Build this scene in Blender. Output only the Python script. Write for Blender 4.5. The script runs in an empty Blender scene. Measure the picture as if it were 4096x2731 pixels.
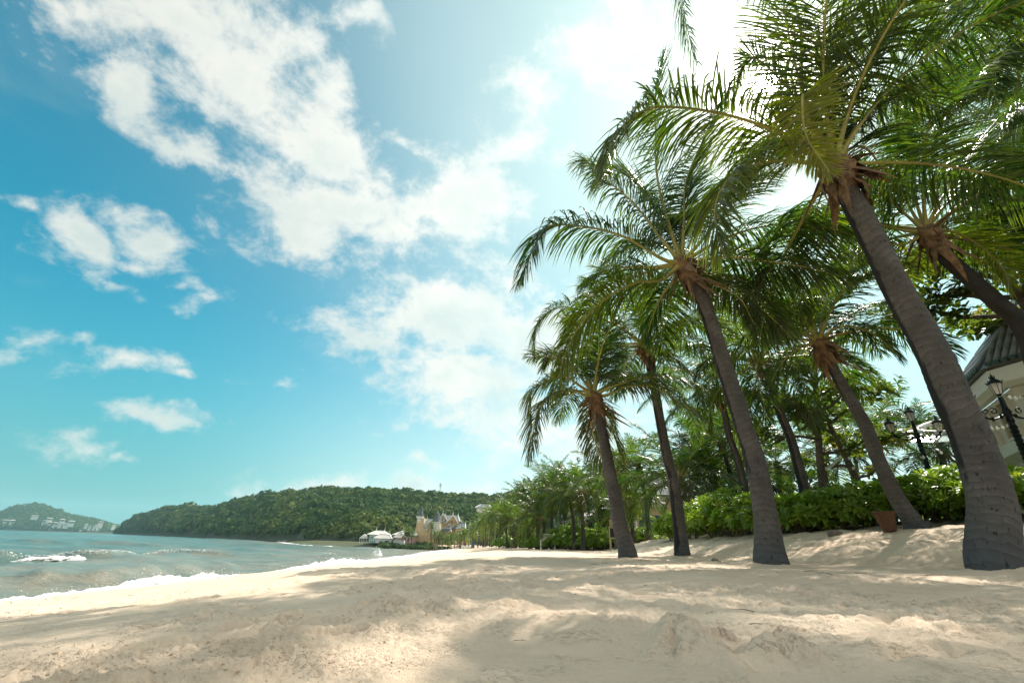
import bpy, math, random
import numpy as np
from mathutils import Vector, Matrix

random.seed(7)
RNG = np.random.default_rng(7)
sc = bpy.context.scene
COL = sc.collection

# ------------------------------------------------------------------ camera
CZ = 2.2                                   # camera height above the sea (z = 0)
F_PX = 1800.0                              # focal length in pixels of the 4096 px photograph
PITCH, ROLL = math.radians(24.4), math.radians(1.85)
CAM_M = Matrix.Rotation(math.pi/2 + PITCH, 3, 'X') @ Matrix.Rotation(ROLL, 3, 'Z')
cam_d = bpy.data.cameras.new('camera')
cam_d.sensor_width = 36.0
cam_d.lens = 36.0*F_PX/4096.0
cam_d.clip_start, cam_d.clip_end = 0.05, 20000.0
cam = bpy.data.objects.new('camera', cam_d)
cam.matrix_world = Matrix.Translation((0, 0, CZ)) @ CAM_M.to_4x4()
COL.objects.link(cam)
sc.camera = cam
CAMN = np.array(CAM_M)

def ray(px, py):
    return CAMN @ np.array([(px-2048.0)/F_PX, -(py-1365.5)/F_PX, -1.0])
def PY(px, py, y):                         # the place at distance y (north of the camera) that the photo shows at px, py
    d = ray(px, py)
    return np.array([0, 0, CZ]) + d*(y/d[1])
def PZ(px, py, z):                         # the place at height z
    d = ray(px, py)
    return np.array([0, 0, CZ]) + d*((z-CZ)/d[2])
def HOR(px): return 2117.0 + 0.0322*px     # sea horizon
def XY(px, y):
    p = PY(px, HOR(px), y)
    return np.array([p[0], y])

# ------------------------------------------------------------------ light, sky, exposure
SUN_AZ, SUN_EL = math.radians(39.5), math.radians(47.9)
SUN_DIR = Vector((math.sin(SUN_AZ)*math.cos(SUN_EL), math.cos(SUN_AZ)*math.cos(SUN_EL), math.sin(SUN_EL)))
SUN_POWER = 4.3
SKY_STRENGTH = 0.1
EXPOSURE = 0.72
sun_d = bpy.data.lights.new('sun', 'SUN')
sun_d.energy = SUN_POWER
sun_d.angle = math.radians(0.6)
sun_d.color = (1.0, 0.94, 0.85)
sun = bpy.data.objects.new('sun', sun_d)
sun.rotation_euler = SUN_DIR.to_track_quat('Z', 'Y').to_euler()
sun.location = (20, 20, 60)
COL.objects.link(sun)
vs = sc.view_settings
vs.view_transform = 'Standard'
vs.look = 'None'
vs.exposure = EXPOSURE
vs.gamma = 1.0
vs.use_curve_mapping = False

class NT:                                   # small helper to write node trees
    def __init__(s, tree):
        s.t = tree
        tree.nodes.clear()
    def n(s, typ, ins=None, out=0, **props):
        nd = s.t.nodes.new(typ)
        for k, v in props.items():
            setattr(nd, k, v)
        for k, v in (ins or {}).items():
            if isinstance(v, bpy.types.NodeSocket):
                s.t.links.new(v, nd.inputs[k])
            else:
                sock = nd.inputs[k]
                if sock.type == 'RGBA' and not isinstance(v, (int, float)) and len(v) == 3:
                    v = (*v, 1.0)
                sock.default_value = v
        return nd.outputs[out] if len(nd.outputs) else nd
    def m(s, op, a, b=0.0, c=0.0, clamp=False):
        return s.n('ShaderNodeMath', {0: a, 1: b, 2: c}, operation=op, use_clamp=clamp)
    def mix(s, f, a, b, blend='MIX'):
        return s.n('ShaderNodeMix', {0: f, 6: a, 7: b}, out=2, data_type='RGBA', blend_type=blend)
    def mapr(s, v, a, b, c=0.0, d=1.0, smooth=True):
        return s.n('ShaderNodeMapRange', {0: v, 1: a, 2: b, 3: c, 4: d}, interpolation_type='SMOOTHSTEP' if smooth else 'LINEAR')
    def noise(s, vec, scale, detail=4.0, rough=0.5, dist=0.0, out=0):
        return s.n('ShaderNodeTexNoise', {'Vector': vec, 'Scale': scale, 'Detail': detail, 'Roughness': rough, 'Distortion': dist}, out=out)

world = bpy.data.worlds.new('World')
sc.world = world
world.use_nodes = True
wt = NT(world.node_tree)
wdir = wt.n('ShaderNodeTexCoord', out=0)    # Generated = direction
wdir = wt.n('ShaderNodeVectorMath', {0: wdir}, operation='NORMALIZE')
wz = wt.n('ShaderNodeSeparateXYZ', {0: wdir}, out=2)
nish = wt.n('ShaderNodeTexSky', sky_type='NISHITA', sun_disc=False, sun_elevation=SUN_EL, sun_rotation=SUN_AZ,
            air_density=1.0, dust_density=1.0, ozone_density=1.6)
sdot = wt.n('ShaderNodeVectorMath', {0: wdir, 1: tuple(SUN_DIR)}, operation='DOT_PRODUCT', out=1)
sdot = wt.m('MAXIMUM', sdot, 0.0)
sky_c = wt.mix(1.0, nish, wt.mix(wt.mapr(sdot, .25, .92), (0.028, 0.88, 0.83), (0.42, 0.88, 0.76)), 'MULTIPLY')
el_h = wt.mapr(wz, 0.0, 0.50, 1.0, 0.0)
el_h = wt.m('POWER', el_h, 1.6)
hside = wt.mapr(wt.n('ShaderNodeVectorMath', {0: wdir, 1: (math.cos(math.radians(-8)), -math.sin(math.radians(-8)), 0)}, operation='DOT_PRODUCT', out=1), -.55, .10)
sky_c = wt.mix(wt.m('MULTIPLY', el_h, 0.80), sky_c, wt.mix(hside, (1.1, 2.7, 2.9), (5.9, 5.9, 5.4)))
# thin bright veil on the sun's side
veil = wt.m('POWER', sdot, 5.0)
vn = wt.noise(wdir, 2.2, 3.0, 0.5)
veil = wt.m('MULTIPLY', veil, wt.mapr(vn, 0.2, 0.75, 0.75, 1.0))
veil = wt.m('MULTIPLY', veil, 1.1, clamp=True)
sky_c = wt.mix(veil, sky_c, (5.4, 6.5, 6.2))
# clouds: soft blobs about given directions, broken up by noise
warp = wt.noise(wdir, 5.0, 5.0, 0.55, out=1)
warp = wt.n('ShaderNodeVectorMath', {0: warp, 1: (0.5, 0.5, 0.5)}, operation='SUBTRACT')
wpos = wt.n('ShaderNodeVectorMath', {0: warp, 1: (0.16, 0.16, 0.16), 2: wdir}, operation='MULTIPLY_ADD')
K = 4096/2352.0
# (centre x, y, half length, half width, angle in the photo, weight), in the 2352 px view
CLOUDS = [
 (430, 60, 330, 150, 8, 1.0), (560, 190, 300, 130, 35, 1.0), (760, 300, 200, 120, 50, 1.0), (290, 200, 190, 60, 48, .8),
 (420, 330, 170, 45, 35, .75), (520, 390, 90, 40, 35, .6), (820, 480, 280, 140, 10, 1.0), (680, 520, 160, 90, 30, .85), (1050, 480, 170, 110, -20, 1.0),
 (880, 560, 150, 60, 10, .7), (940, 335, 110, 30, 12, .55), (800, 200, 60, 110, -10, .5), (800, 55, 90, 50, 15, .55), (200, 20, 200, 60, 30, .8),
 (190, 555, 110, 65, 30, .85), (350, 530, 105, 62, 5, .85), (60, 505, 100, 26, 8, .5), (250, 630, 120, 30, 14, .65), (300, 580, 120, 30, 0, .6), (435, 628, 45, 18, 0, .4), (505, 672, 50, 28, 10, .42),
 (85, 787, 90, 30, 0, .6), (300, 838, 125, 34, -5, .7), (405, 865, 50, 20, 10, .5), (350, 965, 160, 30, 3, .65), (200, 1052, 95, 36, 10, .62), (290, 1072, 70, 16, 0, .4), (615, 895, 45, 12, 3, .4), (545, 877, 30, 10, 0, .35),
 (1000, 715, 260, 80, -18, 1.0), (790, 765, 150, 45, 12, .85), (1040, 850, 240, 140, 12, .9), (1230, 760, 220, 130, 0, .9), (1010, 960, 110, 36, -8, .6), (1170, 960, 120, 60, 20, .7),
 (1290, 990, 260, 120, 0, .75), (650, 1112, 130, 34, 2, .75), (790, 1108, 90, 30, 2, .7), (915, 1120, 110, 30, 2, .7), (975, 1072, 70, 16, 0, .4), (1120, 1130, 120, 22, 0, .45), (1380, 110, 300, 120, -30, .7), (1180, 330, 160, 60, -30, .45), (1350, 1110, 200, 30, 0, .6),
]
field = None
for cx, cy, ra, rb, ang, w in CLOUDS:
    c = Vector(ray(cx*K, cy*K)).normalized()
    a = math.radians(ang)
    ax = Vector(ray((cx+math.cos(a)*ra)*K, (cy+math.sin(a)*ra)*K)).normalized() - c
    bx = Vector(ray((cx-math.sin(a)*rb)*K, (cy+math.cos(a)*rb)*K)).normalized() - c
    la, lb = ax.length, bx.length
    u = (ax - c*ax.dot(c)).normalized()
    v = c.cross(u)
    rot = Matrix((u, v, c)).transposed().to_euler()
    mp = wt.n('ShaderNodeMapping', {'Vector': wpos, 'Location': tuple(c), 'Rotation': rot, 'Scale': (la*1.15, lb*1.15, 50.0)}, vector_type='TEXTURE')
    ln = wt.n('ShaderNodeVectorMath', {0: mp}, operation='LENGTH', out=1)
    f = wt.m('MULTIPLY_ADD', ln, -w, w)
    field = f if field is None else wt.m('MAXIMUM', field, f)
flat = wt.n('ShaderNodeMapping', {'Vector': wdir, 'Scale': (1, 1, 1.35)})
cn1 = wt.noise(flat, 11.0, 9.0, 0.64, 0.15)
cn2 = wt.noise(flat, 3.5, 2.0, 0.5)
dens = wt.m('MULTIPLY_ADD', wt.m('SUBTRACT', cn1, 0.51), 2.5, wt.m('MAXIMUM', field, -0.9))
cmask = wt.mapr(dens, -0.02, 0.80)
# broken cumulus added outside the view to whiten the fill light
ahead = wt.n('ShaderNodeVectorMath', {0: wdir, 1: tuple(-CAM_M.col[2])}, operation='DOT_PRODUCT', out=1)
elsew = wt.mapr(ahead, .42, .20)
cn3 = wt.noise(flat, 2.6, 8.0, 0.58, 0.3)
cmask = wt.m('MAXIMUM', cmask, wt.m('MULTIPLY', wt.mapr(cn3, .38, .53), elsew))
# thin wisps elsewhere
wisp = wt.mapr(wt.noise(flat, 4.0, 8.0, 0.6, 0.6), 0.52, 0.85, 0.0, 0.16)
cmask = wt.m('MAXIMUM', cmask, wisp)
thick = wt.mapr(wt.m('MULTIPLY_ADD', wt.m('SUBTRACT', wt.noise(flat, 7.0, 4.0, 0.55), 0.5), 2.6, dens), 0.25, 1.45)
low = wt.mapr(wz, 0.10, 0.75, 1.0, 0.55)
sh = wt.m('MULTIPLY', wt.m('MULTIPLY', thick, low), 0.75)
ccol = wt.mix(sh, (6.2, 6.1, 5.6), (3.3, 4.35, 4.25))
sunside = wt.mapr(sdot, 0.45, 0.95, 0.92, 1.12)
ccol = wt.n('ShaderNodeVectorMath', {0: ccol, 'Scale': sunside}, operation='SCALE')
sky_c = wt.mix(wt.m('MULTIPLY', cmask, 0.93), sky_c, ccol)
# brightening round the sun, and its dazzling disc
g1 = wt.m('MULTIPLY', wt.m('POWER', sdot, 110.0), 6.0)
g2 = wt.m('MULTIPLY', wt.m('POWER', sdot, 420.0), 60.0)
g3 = wt.mapr(sdot, math.cos(math.radians(1.0)), math.cos(math.radians(0.5)), 0.0, 2500.0)
glow = wt.m('ADD', wt.m('ADD', g1, g2), g3)
gcol = wt.n('ShaderNodeVectorMath', {0: (1.0, 0.93, 0.80), 'Scale': glow}, operation='SCALE')
sky_c = wt.n('ShaderNodeVectorMath', {0: sky_c, 1: gcol}, operation='ADD')
bg = wt.n('ShaderNodeBackground', {'Color': sky_c, 'Strength': SKY_STRENGTH})
wt.n('ShaderNodeOutputWorld', {'Surface': bg})
world.cycles.sampling_method = 'MANUAL'
world.cycles.sample_map_resolution = 1024
cy = sc.cycles
cy.use_denoising = True
cy.max_bounces = 7
cy.diffuse_bounces = 3
cy.glossy_bounces = 3
cy.transmission_bounces = 4
cy.transparent_max_bounces = 6
cy.volume_bounces = 1
cy.sample_clamp_indirect = 6.0
cy.caustics_reflective = False
cy.caustics_refractive = False

# ------------------------------------------------------------------ helpers
def tag(o, label=None, cat=None, group=None, kind=None):
    if label: o['label'] = label
    if cat: o['category'] = cat
    if group: o['group'] = group
    if kind: o['kind'] = kind
    return o

def np_mesh(name, V, faces, mat=None, smooth=True, attrs=None):
    """faces: list of integer arrays (n x 3 or n x 4); attrs: {name: float per vertex}"""
    me = bpy.data.meshes.new(name)
    V = np.asarray(V, dtype=np.float32)
    faces = [np.asarray(f, dtype=np.int32) for f in faces if len(f)]
    me.vertices.add(len(V))
    me.vertices.foreach_set('co', V.ravel())
    loops = np.concatenate([f.ravel() for f in faces])
    tot = np.concatenate([np.full(len(f), f.shape[1], dtype=np.int32) for f in faces])
    start = np.concatenate([[0], np.cumsum(tot)[:-1]]).astype(np.int32)
    me.loops.add(len(loops))
    me.loops.foreach_set('vertex_index', loops)
    me.polygons.add(len(tot))
    me.polygons.foreach_set('loop_start', start)
    me.polygons.foreach_set('loop_total', tot)
    me.polygons.foreach_set('use_smooth', np.full(len(tot), smooth, dtype=bool))
    for k, a in (attrs or {}).items():
        at = me.attributes.new(k, 'FLOAT', 'POINT')
        at.data.foreach_set('value', np.asarray(a, dtype=np.float32))
    me.update(calc_edges=True)
    if mat: me.materials.append(mat)
    return me

def link(name, me, parent=None, loc=(0, 0, 0), rot=None, scale=None):
    o = bpy.data.objects.new(name, me)
    COL.objects.link(o)
    o.location = loc
    if rot is not None: o.rotation_euler = rot
    if scale is not None: o.scale = scale
    if parent is not None: o.parent = parent
    return o

def empty(name, loc, label, cat, group=None, rz=0.0):
    o = link(name, None, None, loc)
    o.rotation_euler.z = rz
    o.empty_display_size = 0.2
    return tag(o, label, cat, group)

class MB:
    """collects simple solids and builds them as one mesh"""
    def __init__(s): s.v, s.f = [], []
    def add(s, verts, faces):
        b = len(s.v)
        s.v += [tuple(v) for v in verts]
        s.f += [tuple(i+b for i in f) for f in faces]
        return s
    def box(s, x0, x1, y0, y1, z0, z1):
        return s.add([(x0,y0,z0),(x1,y0,z0),(x1,y1,z0),(x0,y1,z0),(x0,y0,z1),(x1,y0,z1),(x1,y1,z1),(x0,y1,z1)],
                     [(3,2,1,0),(4,5,6,7),(0,1,5,4),(1,2,6,5),(2,3,7,6),(3,0,4,7)])
    def bar(s, p, q, w, d=None, up=(0,0,1)):
        p, q = Vector(p), Vector(q)
        t = (q-p).normalized()
        up = Vector(up)
        if abs(t.dot(up)) > .99: up = Vector((0,1,0))
        a = t.cross(up).normalized()*w/2
        b = t.cross(a).normalized()*(d or w)/2
        return s.add([p-a-b,p+a-b,p+a+b,p-a+b,q-a-b,q+a-b,q+a+b,q-a+b], [(3,2,1,0),(4,5,6,7),(0,1,5,4),(1,2,6,5),(2,3,7,6),(3,0,4,7)])
    def lathe(s, prof, n=12, c=(0,0,0), cap=True, a0=0.0):
        vs_, fs = [], []
        for r, z in prof:
            for k in range(n):
                a = a0 + 2*math.pi*k/n
                vs_.append((c[0]+r*math.cos(a), c[1]+r*math.sin(a), c[2]+z))
        for i in range(len(prof)-1):
            for k in range(n):
                fs.append((i*n+k, i*n+(k+1)%n, (i+1)*n+(k+1)%n, (i+1)*n+k))
        if cap:
            fs.append(tuple(range(n))[::-1])
            fs.append(tuple((len(prof)-1)*n+k for k in range(n)))
        return s.add(vs_, fs)
    def tube(s, pts, rad, n=8):
        pts = [Vector(p) for p in pts]
        vs_, fs = [], []
        a = None
        for i, p in enumerate(pts):
            t = (pts[min(i+1, len(pts)-1)]-pts[max(i-1, 0)]).normalized()
            if a is None:
                a = t.orthogonal().normalized()
            a = (a - t*a.dot(t)).normalized()
            b = t.cross(a)
            r = rad[i] if hasattr(rad, '__len__') else rad
            for k in range(n):
                an = 2*math.pi*k/n
                vs_.append(p + a*(r*math.cos(an)) + b*(r*math.sin(an)))
        for i in range(len(pts)-1):
            for k in range(n):
                fs.append((i*n+k, i*n+(k+1)%n, (i+1)*n+(k+1)%n, (i+1)*n+k))
        fs.append(tuple(range(n))[::-1])
        fs.append(tuple((len(pts)-1)*n+k for k in range(n)))
        return s.add(vs_, fs)
    def mesh(s, name, mat, smooth=False):
        me = bpy.data.meshes.new(name)
        me.from_pydata([tuple(v) for v in s.v], [], s.f)
        me.polygons.foreach_set('use_smooth', [smooth]*len(me.polygons))
        me.update()
        if mat: me.materials.append(mat)
        return me
    def build(s, name, mat, parent=None, loc=(0,0,0), smooth=False, rot=None):
        return link(name, s.mesh(name, mat, smooth), parent, loc, rot)

# value noise on arrays
def _h(ix, iy, seed):
    n = (ix.astype(np.int64)*374761393 + iy.astype(np.int64)*668265263 + seed*974634777) & 0xffffffff
    n = ((n ^ (n >> 13))*1274126177) & 0xffffffff
    n = (n ^ (n >> 16)) & 0xffffff
    return n.astype(np.float32)/np.float32(0xffffff)
def vnoise(x, y, seed=0):
    ix, iy = np.floor(x), np.floor(y)
    fx, fy = (x-ix).astype(np.float32), (y-iy).astype(np.float32)
    fx, fy = fx*fx*fx*(fx*(fx*6-15)+10), fy*fy*fy*(fy*(fy*6-15)+10)
    a, b = _h(ix, iy, seed), _h(ix+1, iy, seed)
    c, d = _h(ix, iy+1, seed), _h(ix+1, iy+1, seed)
    return (a+(b-a)*fx)+((c+(d-c)*fx)-(a+(b-a)*fx))*fy
def fbm(x, y, octv=4, seed=0, gain=.5):
    s, a, t = 0, 1.0, 0
    for o in range(octv):
        s = s + a*vnoise(x*2**o+17.3*o, y*2**o-9.1*o, seed+o)
        t += a
        a *= gain
    return s/t - .5
def sstep(x, a, b):
    t = np.clip((x-a)/(b-a), 0, 1)
    return t*t*(3-2*t)
def interp(x, pts):
    return np.interp(x, [p[0] for p in pts], [p[1] for p in pts])
# ------------------------------------------------------------------ materials
def new_mat(name):
    m = bpy.data.materials.new(name)
    m.use_nodes = True
    return m, NT(m.node_tree)
def out(t, sh, disp=None):
    t.n('ShaderNodeOutputMaterial', {'Surface': sh})
def bump(t, h, dist, strength=1.0, nrm=None):
    ins = {'Height': h, 'Distance': dist, 'Strength': strength}
    if nrm is not None: ins['Normal'] = nrm
    return t.n('ShaderNodeBump', ins)
def attr(t, name, out_=2): return t.n('ShaderNodeAttribute', attribute_name=name, out=out_)

def simple(name, col, rough=.6, var=.25, scale=3.0, metal=0.0, bmp=0.0, spec=.5):
    m, t = new_mat(name)
    co = t.n('ShaderNodeTexCoord', out=3)
    nz = t.noise(co, scale, 6.0, .6)
    lo = tuple(c*(1-var) for c in col)
    hi = tuple(min(1, c*(1+var)) for c in col)
    c = t.mix(t.mapr(nz, .3, .7), lo, hi)
    ins = {'Base Color': c, 'Roughness': rough, 'Metallic': metal, 'Specular IOR Level': spec}
    if bmp: ins['Normal'] = bump(t, t.noise(co, scale*8, 5.0, .6), bmp)
    out(t, t.n('ShaderNodeBsdfPrincipled', ins))
    return m

def leaf_mat(name, c0, c1, cy_, trans, rough=.38, tw=.42, spec=.5):
    """c0..c1 green range, cy_ yellowed leaf, picked by the vertex attribute age and by object"""
    m, t = new_mat(name)
    oi = t.n('ShaderNodeObjectInfo', out=5)
    co = t.n('ShaderNodeTexCoord', out=3)
    nz = t.noise(co, 2.5, 3.0)
    f = t.m('MULTIPLY_ADD', oi, .6, t.m('MULTIPLY_ADD', nz, .8, -.3), clamp=True)
    c = t.mix(f, c0, c1)
    age = attr(t, 'age')
    c = t.mix(age, c, cy_)
    p = t.n('ShaderNodeBsdfPrincipled', {'Base Color': c, 'Roughness': rough, 'Specular IOR Level': spec})
    tc = t.n('ShaderNodeVectorMath', {0: c, 1: trans}, operation='MULTIPLY')
    tr = t.n('ShaderNodeBsdfTranslucent', {'Color': tc})
    out(t, t.n('ShaderNodeMixShader', {0: tw, 1: p, 2: tr}))
    return m

M_FROND = leaf_mat('palm_leaf', (.008, .024, .007), (.022, .048, .008), (.22, .17, .022), (3.6, 5.0, 1.1), .34, .42)
M_SHRUB = leaf_mat('shrub_leaf', (.080, .165, .014), (.205, .300, .034), (.36, .30, .05), (2.6, 2.6, 1.4), .30, .36)
M_ALMOND = leaf_mat('almond_leaf', (.040, .078, .014), (.072, .115, .020), (.30, .17, .03), (3.2, 3.0, 1.4), .36, .38)
M_WOOD = leaf_mat('forest_leaf', (.034, .075, .022), (.090, .140, .036), (.18, .20, .05), (1.5, 1.5, 1.0), .7, .22, .08)
M_RACHIS = simple('palm_midrib', (.30, .26, .06), .5, .25, 2.0)
M_SHEATH = simple('palm_sheath', (.20, .115, .055), .85, .45, 9.0, bmp=.01)
M_GARDEN = leaf_mat('garden_leaf', (.014, .034, .010), (.034, .060, .014), (.14, .12, .03), (2.4, 2.8, 1.0), .5, .30, .25)
M_BARK = simple('bark', (.13, .10, .075), .9, .4, 8.0, bmp=.02)
M_STEM = simple('shrub_stem', (.16, .13, .08), .9, .3, 8.0)

def trunk_mat(name, base, dark, blue_base=0.0):
    m, t = new_mat(name)
    h, an, st = attr(t, 'along'), attr(t, 'around'), attr(t, 'stain')
    v = t.n('ShaderNodeCombineXYZ', {0: an, 1: h, 2: 0.0})
    # ring scars
    wv = t.noise(t.n('ShaderNodeMapping', {'Vector': v, 'Scale': (1.0, 2.0, 1)}), 2.0, 3.0)
    wv2 = t.noise(t.n('ShaderNodeMapping', {'Vector': v, 'Scale': (2.5, .8, 1)}), 1.0, 4.0)
    ring = t.m('FRACT', t.m('MULTIPLY_ADD', wv2, 5.0, t.m('MULTIPLY_ADD', wv, 1.2, t.m('MULTIPLY', h, 11.0))))
    saw0 = ring
    ring = t.m('MULTIPLY', t.mapr(ring, 0.0, .10, 1.0, 0.0), t.mapr(ring, .93, 1.0, 1.0, 1.0))
    ring = t.m('MULTIPLY', ring, t.mapr(t.noise(t.n('ShaderNodeMapping', {'Vector': v, 'Scale': (5.0, 7.0, 1)}), 1.0, 4.0), .38, .60, .35, 1.0))
    # short upright cracks
    cv = t.n('ShaderNodeMapping', {'Vector': v, 'Scale': (34.0, 14.0, 1)})
    crk = t.noise(cv, 1.0, 5.0, .6, .5)
    crk = t.mapr(crk, .60, .68)
    big = t.noise(v, 1.6, 5.0, .6)
    fib = t.noise(t.n('ShaderNodeMapping', {'Vector': v, 'Scale': (60.0, 4.0, 1)}), 1.0, 3.0, .6)
    c = t.mix(t.mapr(big, .3, .7), tuple(x*.52 for x in base), tuple(x*1.4 for x in base))
    c = t.mix(t.m('MULTIPLY', t.mapr(fib, .3, .75), .35), c, tuple(x*.6 for x in base))
    lich = t.noise(t.n('ShaderNodeMapping', {'Vector': v, 'Scale': (6.0, 5.0, 1)}), 1.0, 7.0, .65)
    c = t.mix(t.m('MULTIPLY', t.mapr(lich, .58, .70), .45), c, tuple(min(1, x*2.1) for x in base))
    c = t.mix(t.m('MULTIPLY', t.mapr(lich, .42, .30), .55), c, dark)
    if blue_base:
        low = t.mapr(t.m('MULTIPLY_ADD', big, .5, h), .35, 1.05, blue_base, 0.0)
        c = t.mix(low, c, (base[0]*.62, base[1]*.85, base[2]*1.15))
    c = t.mix(t.m('MULTIPLY', saw0, .55), c, tuple(x*.45 for x in base))
    c = t.mix(t.m('MULTIPLY', ring, .65), c, dark)
    c = t.mix(t.m('MULTIPLY', crk, .85), c, tuple(x*.6 for x in dark))
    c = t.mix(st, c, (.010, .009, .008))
    hh = t.m('SUBTRACT', t.m('MULTIPLY_ADD', fib, .25, t.m('MULTIPLY', big, .4)), t.m('MULTIPLY_ADD', crk, .9, t.m('MULTIPLY', ring, .5)))
    out(t, t.n('ShaderNodeBsdfPrincipled', {'Base Color': c, 'Roughness': .85, 'Normal': bump(t, hh, .006)}))
    return m
M_TRUNK = trunk_mat('palm_trunk', (.112, .097, .085), (.012, .010, .009), .8)
M_TRUNK2 = trunk_mat('palm_trunk_far', (.115, .09, .068), (.03, .023, .018))

# sand
m, t = new_mat('sand'); M_SAND = m
co = t.n('ShaderNodeTexCoord', out=3)
n1 = t.noise(co, .6, 5.0, .6); n2 = t.noise(co, 9.0, 5.0, .65); n3 = t.noise(co, 220.0, 3.0, .7)
c = t.mix(t.mapr(n1, .3, .7), (.76, .575, .42), (.82, .64, .48))
c = t.mix(t.m('MULTIPLY', t.mapr(n2, .45, .75), .35), c, (.66, .50, .345))
c = t.mix(t.m('MULTIPLY', t.mapr(n3, .54, .74), .32), c, (.48, .35, .22))
wet = attr(t, 'wet'); soil = attr(t, 'soil')
c = t.mix(wet, c, (.33, .25, .165))
c = t.mix(soil, c, t.mix(t.mapr(n2, .35, .65), (.05, .075, .02), (.10, .085, .05)))
cl0 = t.noise(co, 55.0, 4.0, .6)
clod = t.m('MULTIPLY', t.mapr(cl0, .52, .62), t.mapr(t.noise(co, 5.0, 4.0, .6), .42, .62))
grain = t.m('ADD', t.m('ADD', t.m('MULTIPLY', n3, .25), t.m('MULTIPLY', clod, .55)), t.noise(co, 38.0, 6.0, .72))
nb = bump(t, grain, .010, .9)
rough = t.m('MULTIPLY_ADD', wet, -.55, .92)
out(t, t.n('ShaderNodeBsdfPrincipled', {'Base Color': c, 'Roughness': rough, 'Specular IOR Level': .25, 'Normal': nb}))

# sea
m, t = new_mat('sea_water'); M_SEA = m
co = t.n('ShaderNodeTexCoord', out=3)
sil, foam = attr(t, 'silt'), attr(t, 'foam')
n1 = t.noise(t.n('ShaderNodeMapping', {'Vector': co, 'Rotation': (0, 0, -.5), 'Scale': (.10, .35, 1)}), 1.0, 5.0, .6)
c = t.mix(t.m('MULTIPLY_ADD', t.mapr(n1, .35, .65), .5, t.m('MULTIPLY_ADD', sil, .9, -.25), clamp=True), (.045, .110, .095), (.25, .225, .165))
fn = t.noise(co, 6.0, 8.0, .7)
fm = t.mapr(t.m('ADD', fn, t.m('MULTIPLY', foam, .62)), .72, .86)
c2 = t.mix(fm, c, (.82, .82, .80))
hn = t.m('ADD', t.noise(t.n('ShaderNodeMapping', {'Vector': co, 'Rotation': (0, 0, -.5), 'Scale': (.5, 1.3, 1)}), 1.0, 7.0, .62), t.m('MULTIPLY', t.noise(co, 3.5, 4.0, .6), .25))
nb = bump(t, hn, .42, .9)
out(t, t.n('ShaderNodeBsdfPrincipled', {'Base Color': c2, 'Roughness': t.m('MULTIPLY_ADD', fm, .6, .16), 'IOR': 1.33, 'Specular IOR Level': .5, 'Normal': nb}))

m, t = new_mat('sea_foam'); M_FOAM = m
co = t.n('ShaderNodeTexCoord', out=3)
fr = attr(t, 'froth')
nz = t.noise(co, 3.2, 9.0, .72)
k = t.mapr(t.m('ADD', nz, t.m('MULTIPLY', fr, .75)), .66, .95)
c = t.mix(k, (.52, .48, .40), (.88, .87, .84))
p = t.n('ShaderNodeBsdfPrincipled', {'Base Color': c, 'Roughness': .55, 'Normal': bump(t, t.noise(co, 14.0, 6.0, .7), .05)})
tp = t.n('ShaderNodeBsdfTransparent')
out(t, t.n('ShaderNodeMixShader', {0: t.mapr(k, .02, .35), 1: tp, 2: p}))

m, t = new_mat('hill_ground'); M_HILL = m
co = t.n('ShaderNodeTexCoord', out=3)
c = t.mix(t.noise(co, .05, 6.0), (.026, .048, .018), (.06, .075, .03))
rk = attr(t, 'rock')
c = t.mix(t.m('MULTIPLY', rk, t.mapr(t.noise(co, .3, 4.0), .4, .6)), c, (.09, .078, .06))
out(t, t.n('ShaderNodeBsdfPrincipled', {'Base Color': c, 'Roughness': .95}))

M_YELLOW = simple('yellow_render', (.62, .44, .25), .8, .08, .6)
M_WHITE = simple('white_paint', (.80, .78, .72), .55, .05, 2.0)
M_CREAM = simple('cream_paint', (.70, .64, .54), .6, .06, 2.0)
M_PALE = simple('pale_wall', (.70, .72, .68), .7, .06, .8)
M_PINK = simple('pink_render', (.70, .36, .36), .8, .08, .6)
M_TEAL = simple('teal_render', (.25, .50, .48), .7, .08, .6)
M_SLATE = simple('slate_roof', (.13, .145, .145), .8, .22, 1.2, spec=.15)
M_LIGHTROOF = simple('pale_roof', (.55, .51, .47), .7, .10, 1.0)
M_GLASS = simple('window_glass', (.05, .075, .08), .08, .3, 1.0)
M_BLUEGLASS = simple('blue_glass', (.010, .045, .06), .06, .4, .6)
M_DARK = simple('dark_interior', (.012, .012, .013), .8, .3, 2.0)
M_IRON = simple('black_iron', (.012, .016, .018), .35, .3, 12.0, .6)
M_BASKET = simple('wicker', (.105, .046, .018), .7, .4, 30.0, bmp=.004)
M_STONE = simple('stone', (.20, .165, .12), .9, .35, 12.0, bmp=.01)
M_ROCK = simple('rock', (.28, .23, .18), .9, .35, .5)
M_TILE = simple('roof_tile', (.20, .215, .225), .55, .22, 5.0)
M_TILEEND = simple('tile_end', (.03, .07, .075), .4, .3, 9.0)
M_POLE = simple('weathered_pole', (.20, .15, .10), .9, .3, 3.0)
M_REDDOOR = simple('dark_red_interior', (.055, .012, .008), .6, .3, 2.0)
M_BOARD = simple('blackboard', (.03, .022, .018), .6, .3, 8.0)
M_TIMBER = simple('pale_timber', (.50, .43, .28), .7, .15, 6.0)
M_MAST = simple('mast_paint', (.20, .33, .34), .6, .15, 1.0)
M_CABLE = simple('cable', (.02, .02, .02), .6, .2, 5.0)
M_TWIG = simple('driftwood', (.16, .11, .07), .9, .3, 20.0)
m, t = new_mat('lamp_glass'); M_LAMPGLASS = m
p = t.n('ShaderNodeBsdfPrincipled', {'Base Color': (.85, .80, .72, 1), 'Roughness': .4})
tr = t.n('ShaderNodeBsdfTranslucent', {'Color': (.9, .85, .78, 1)})
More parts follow.
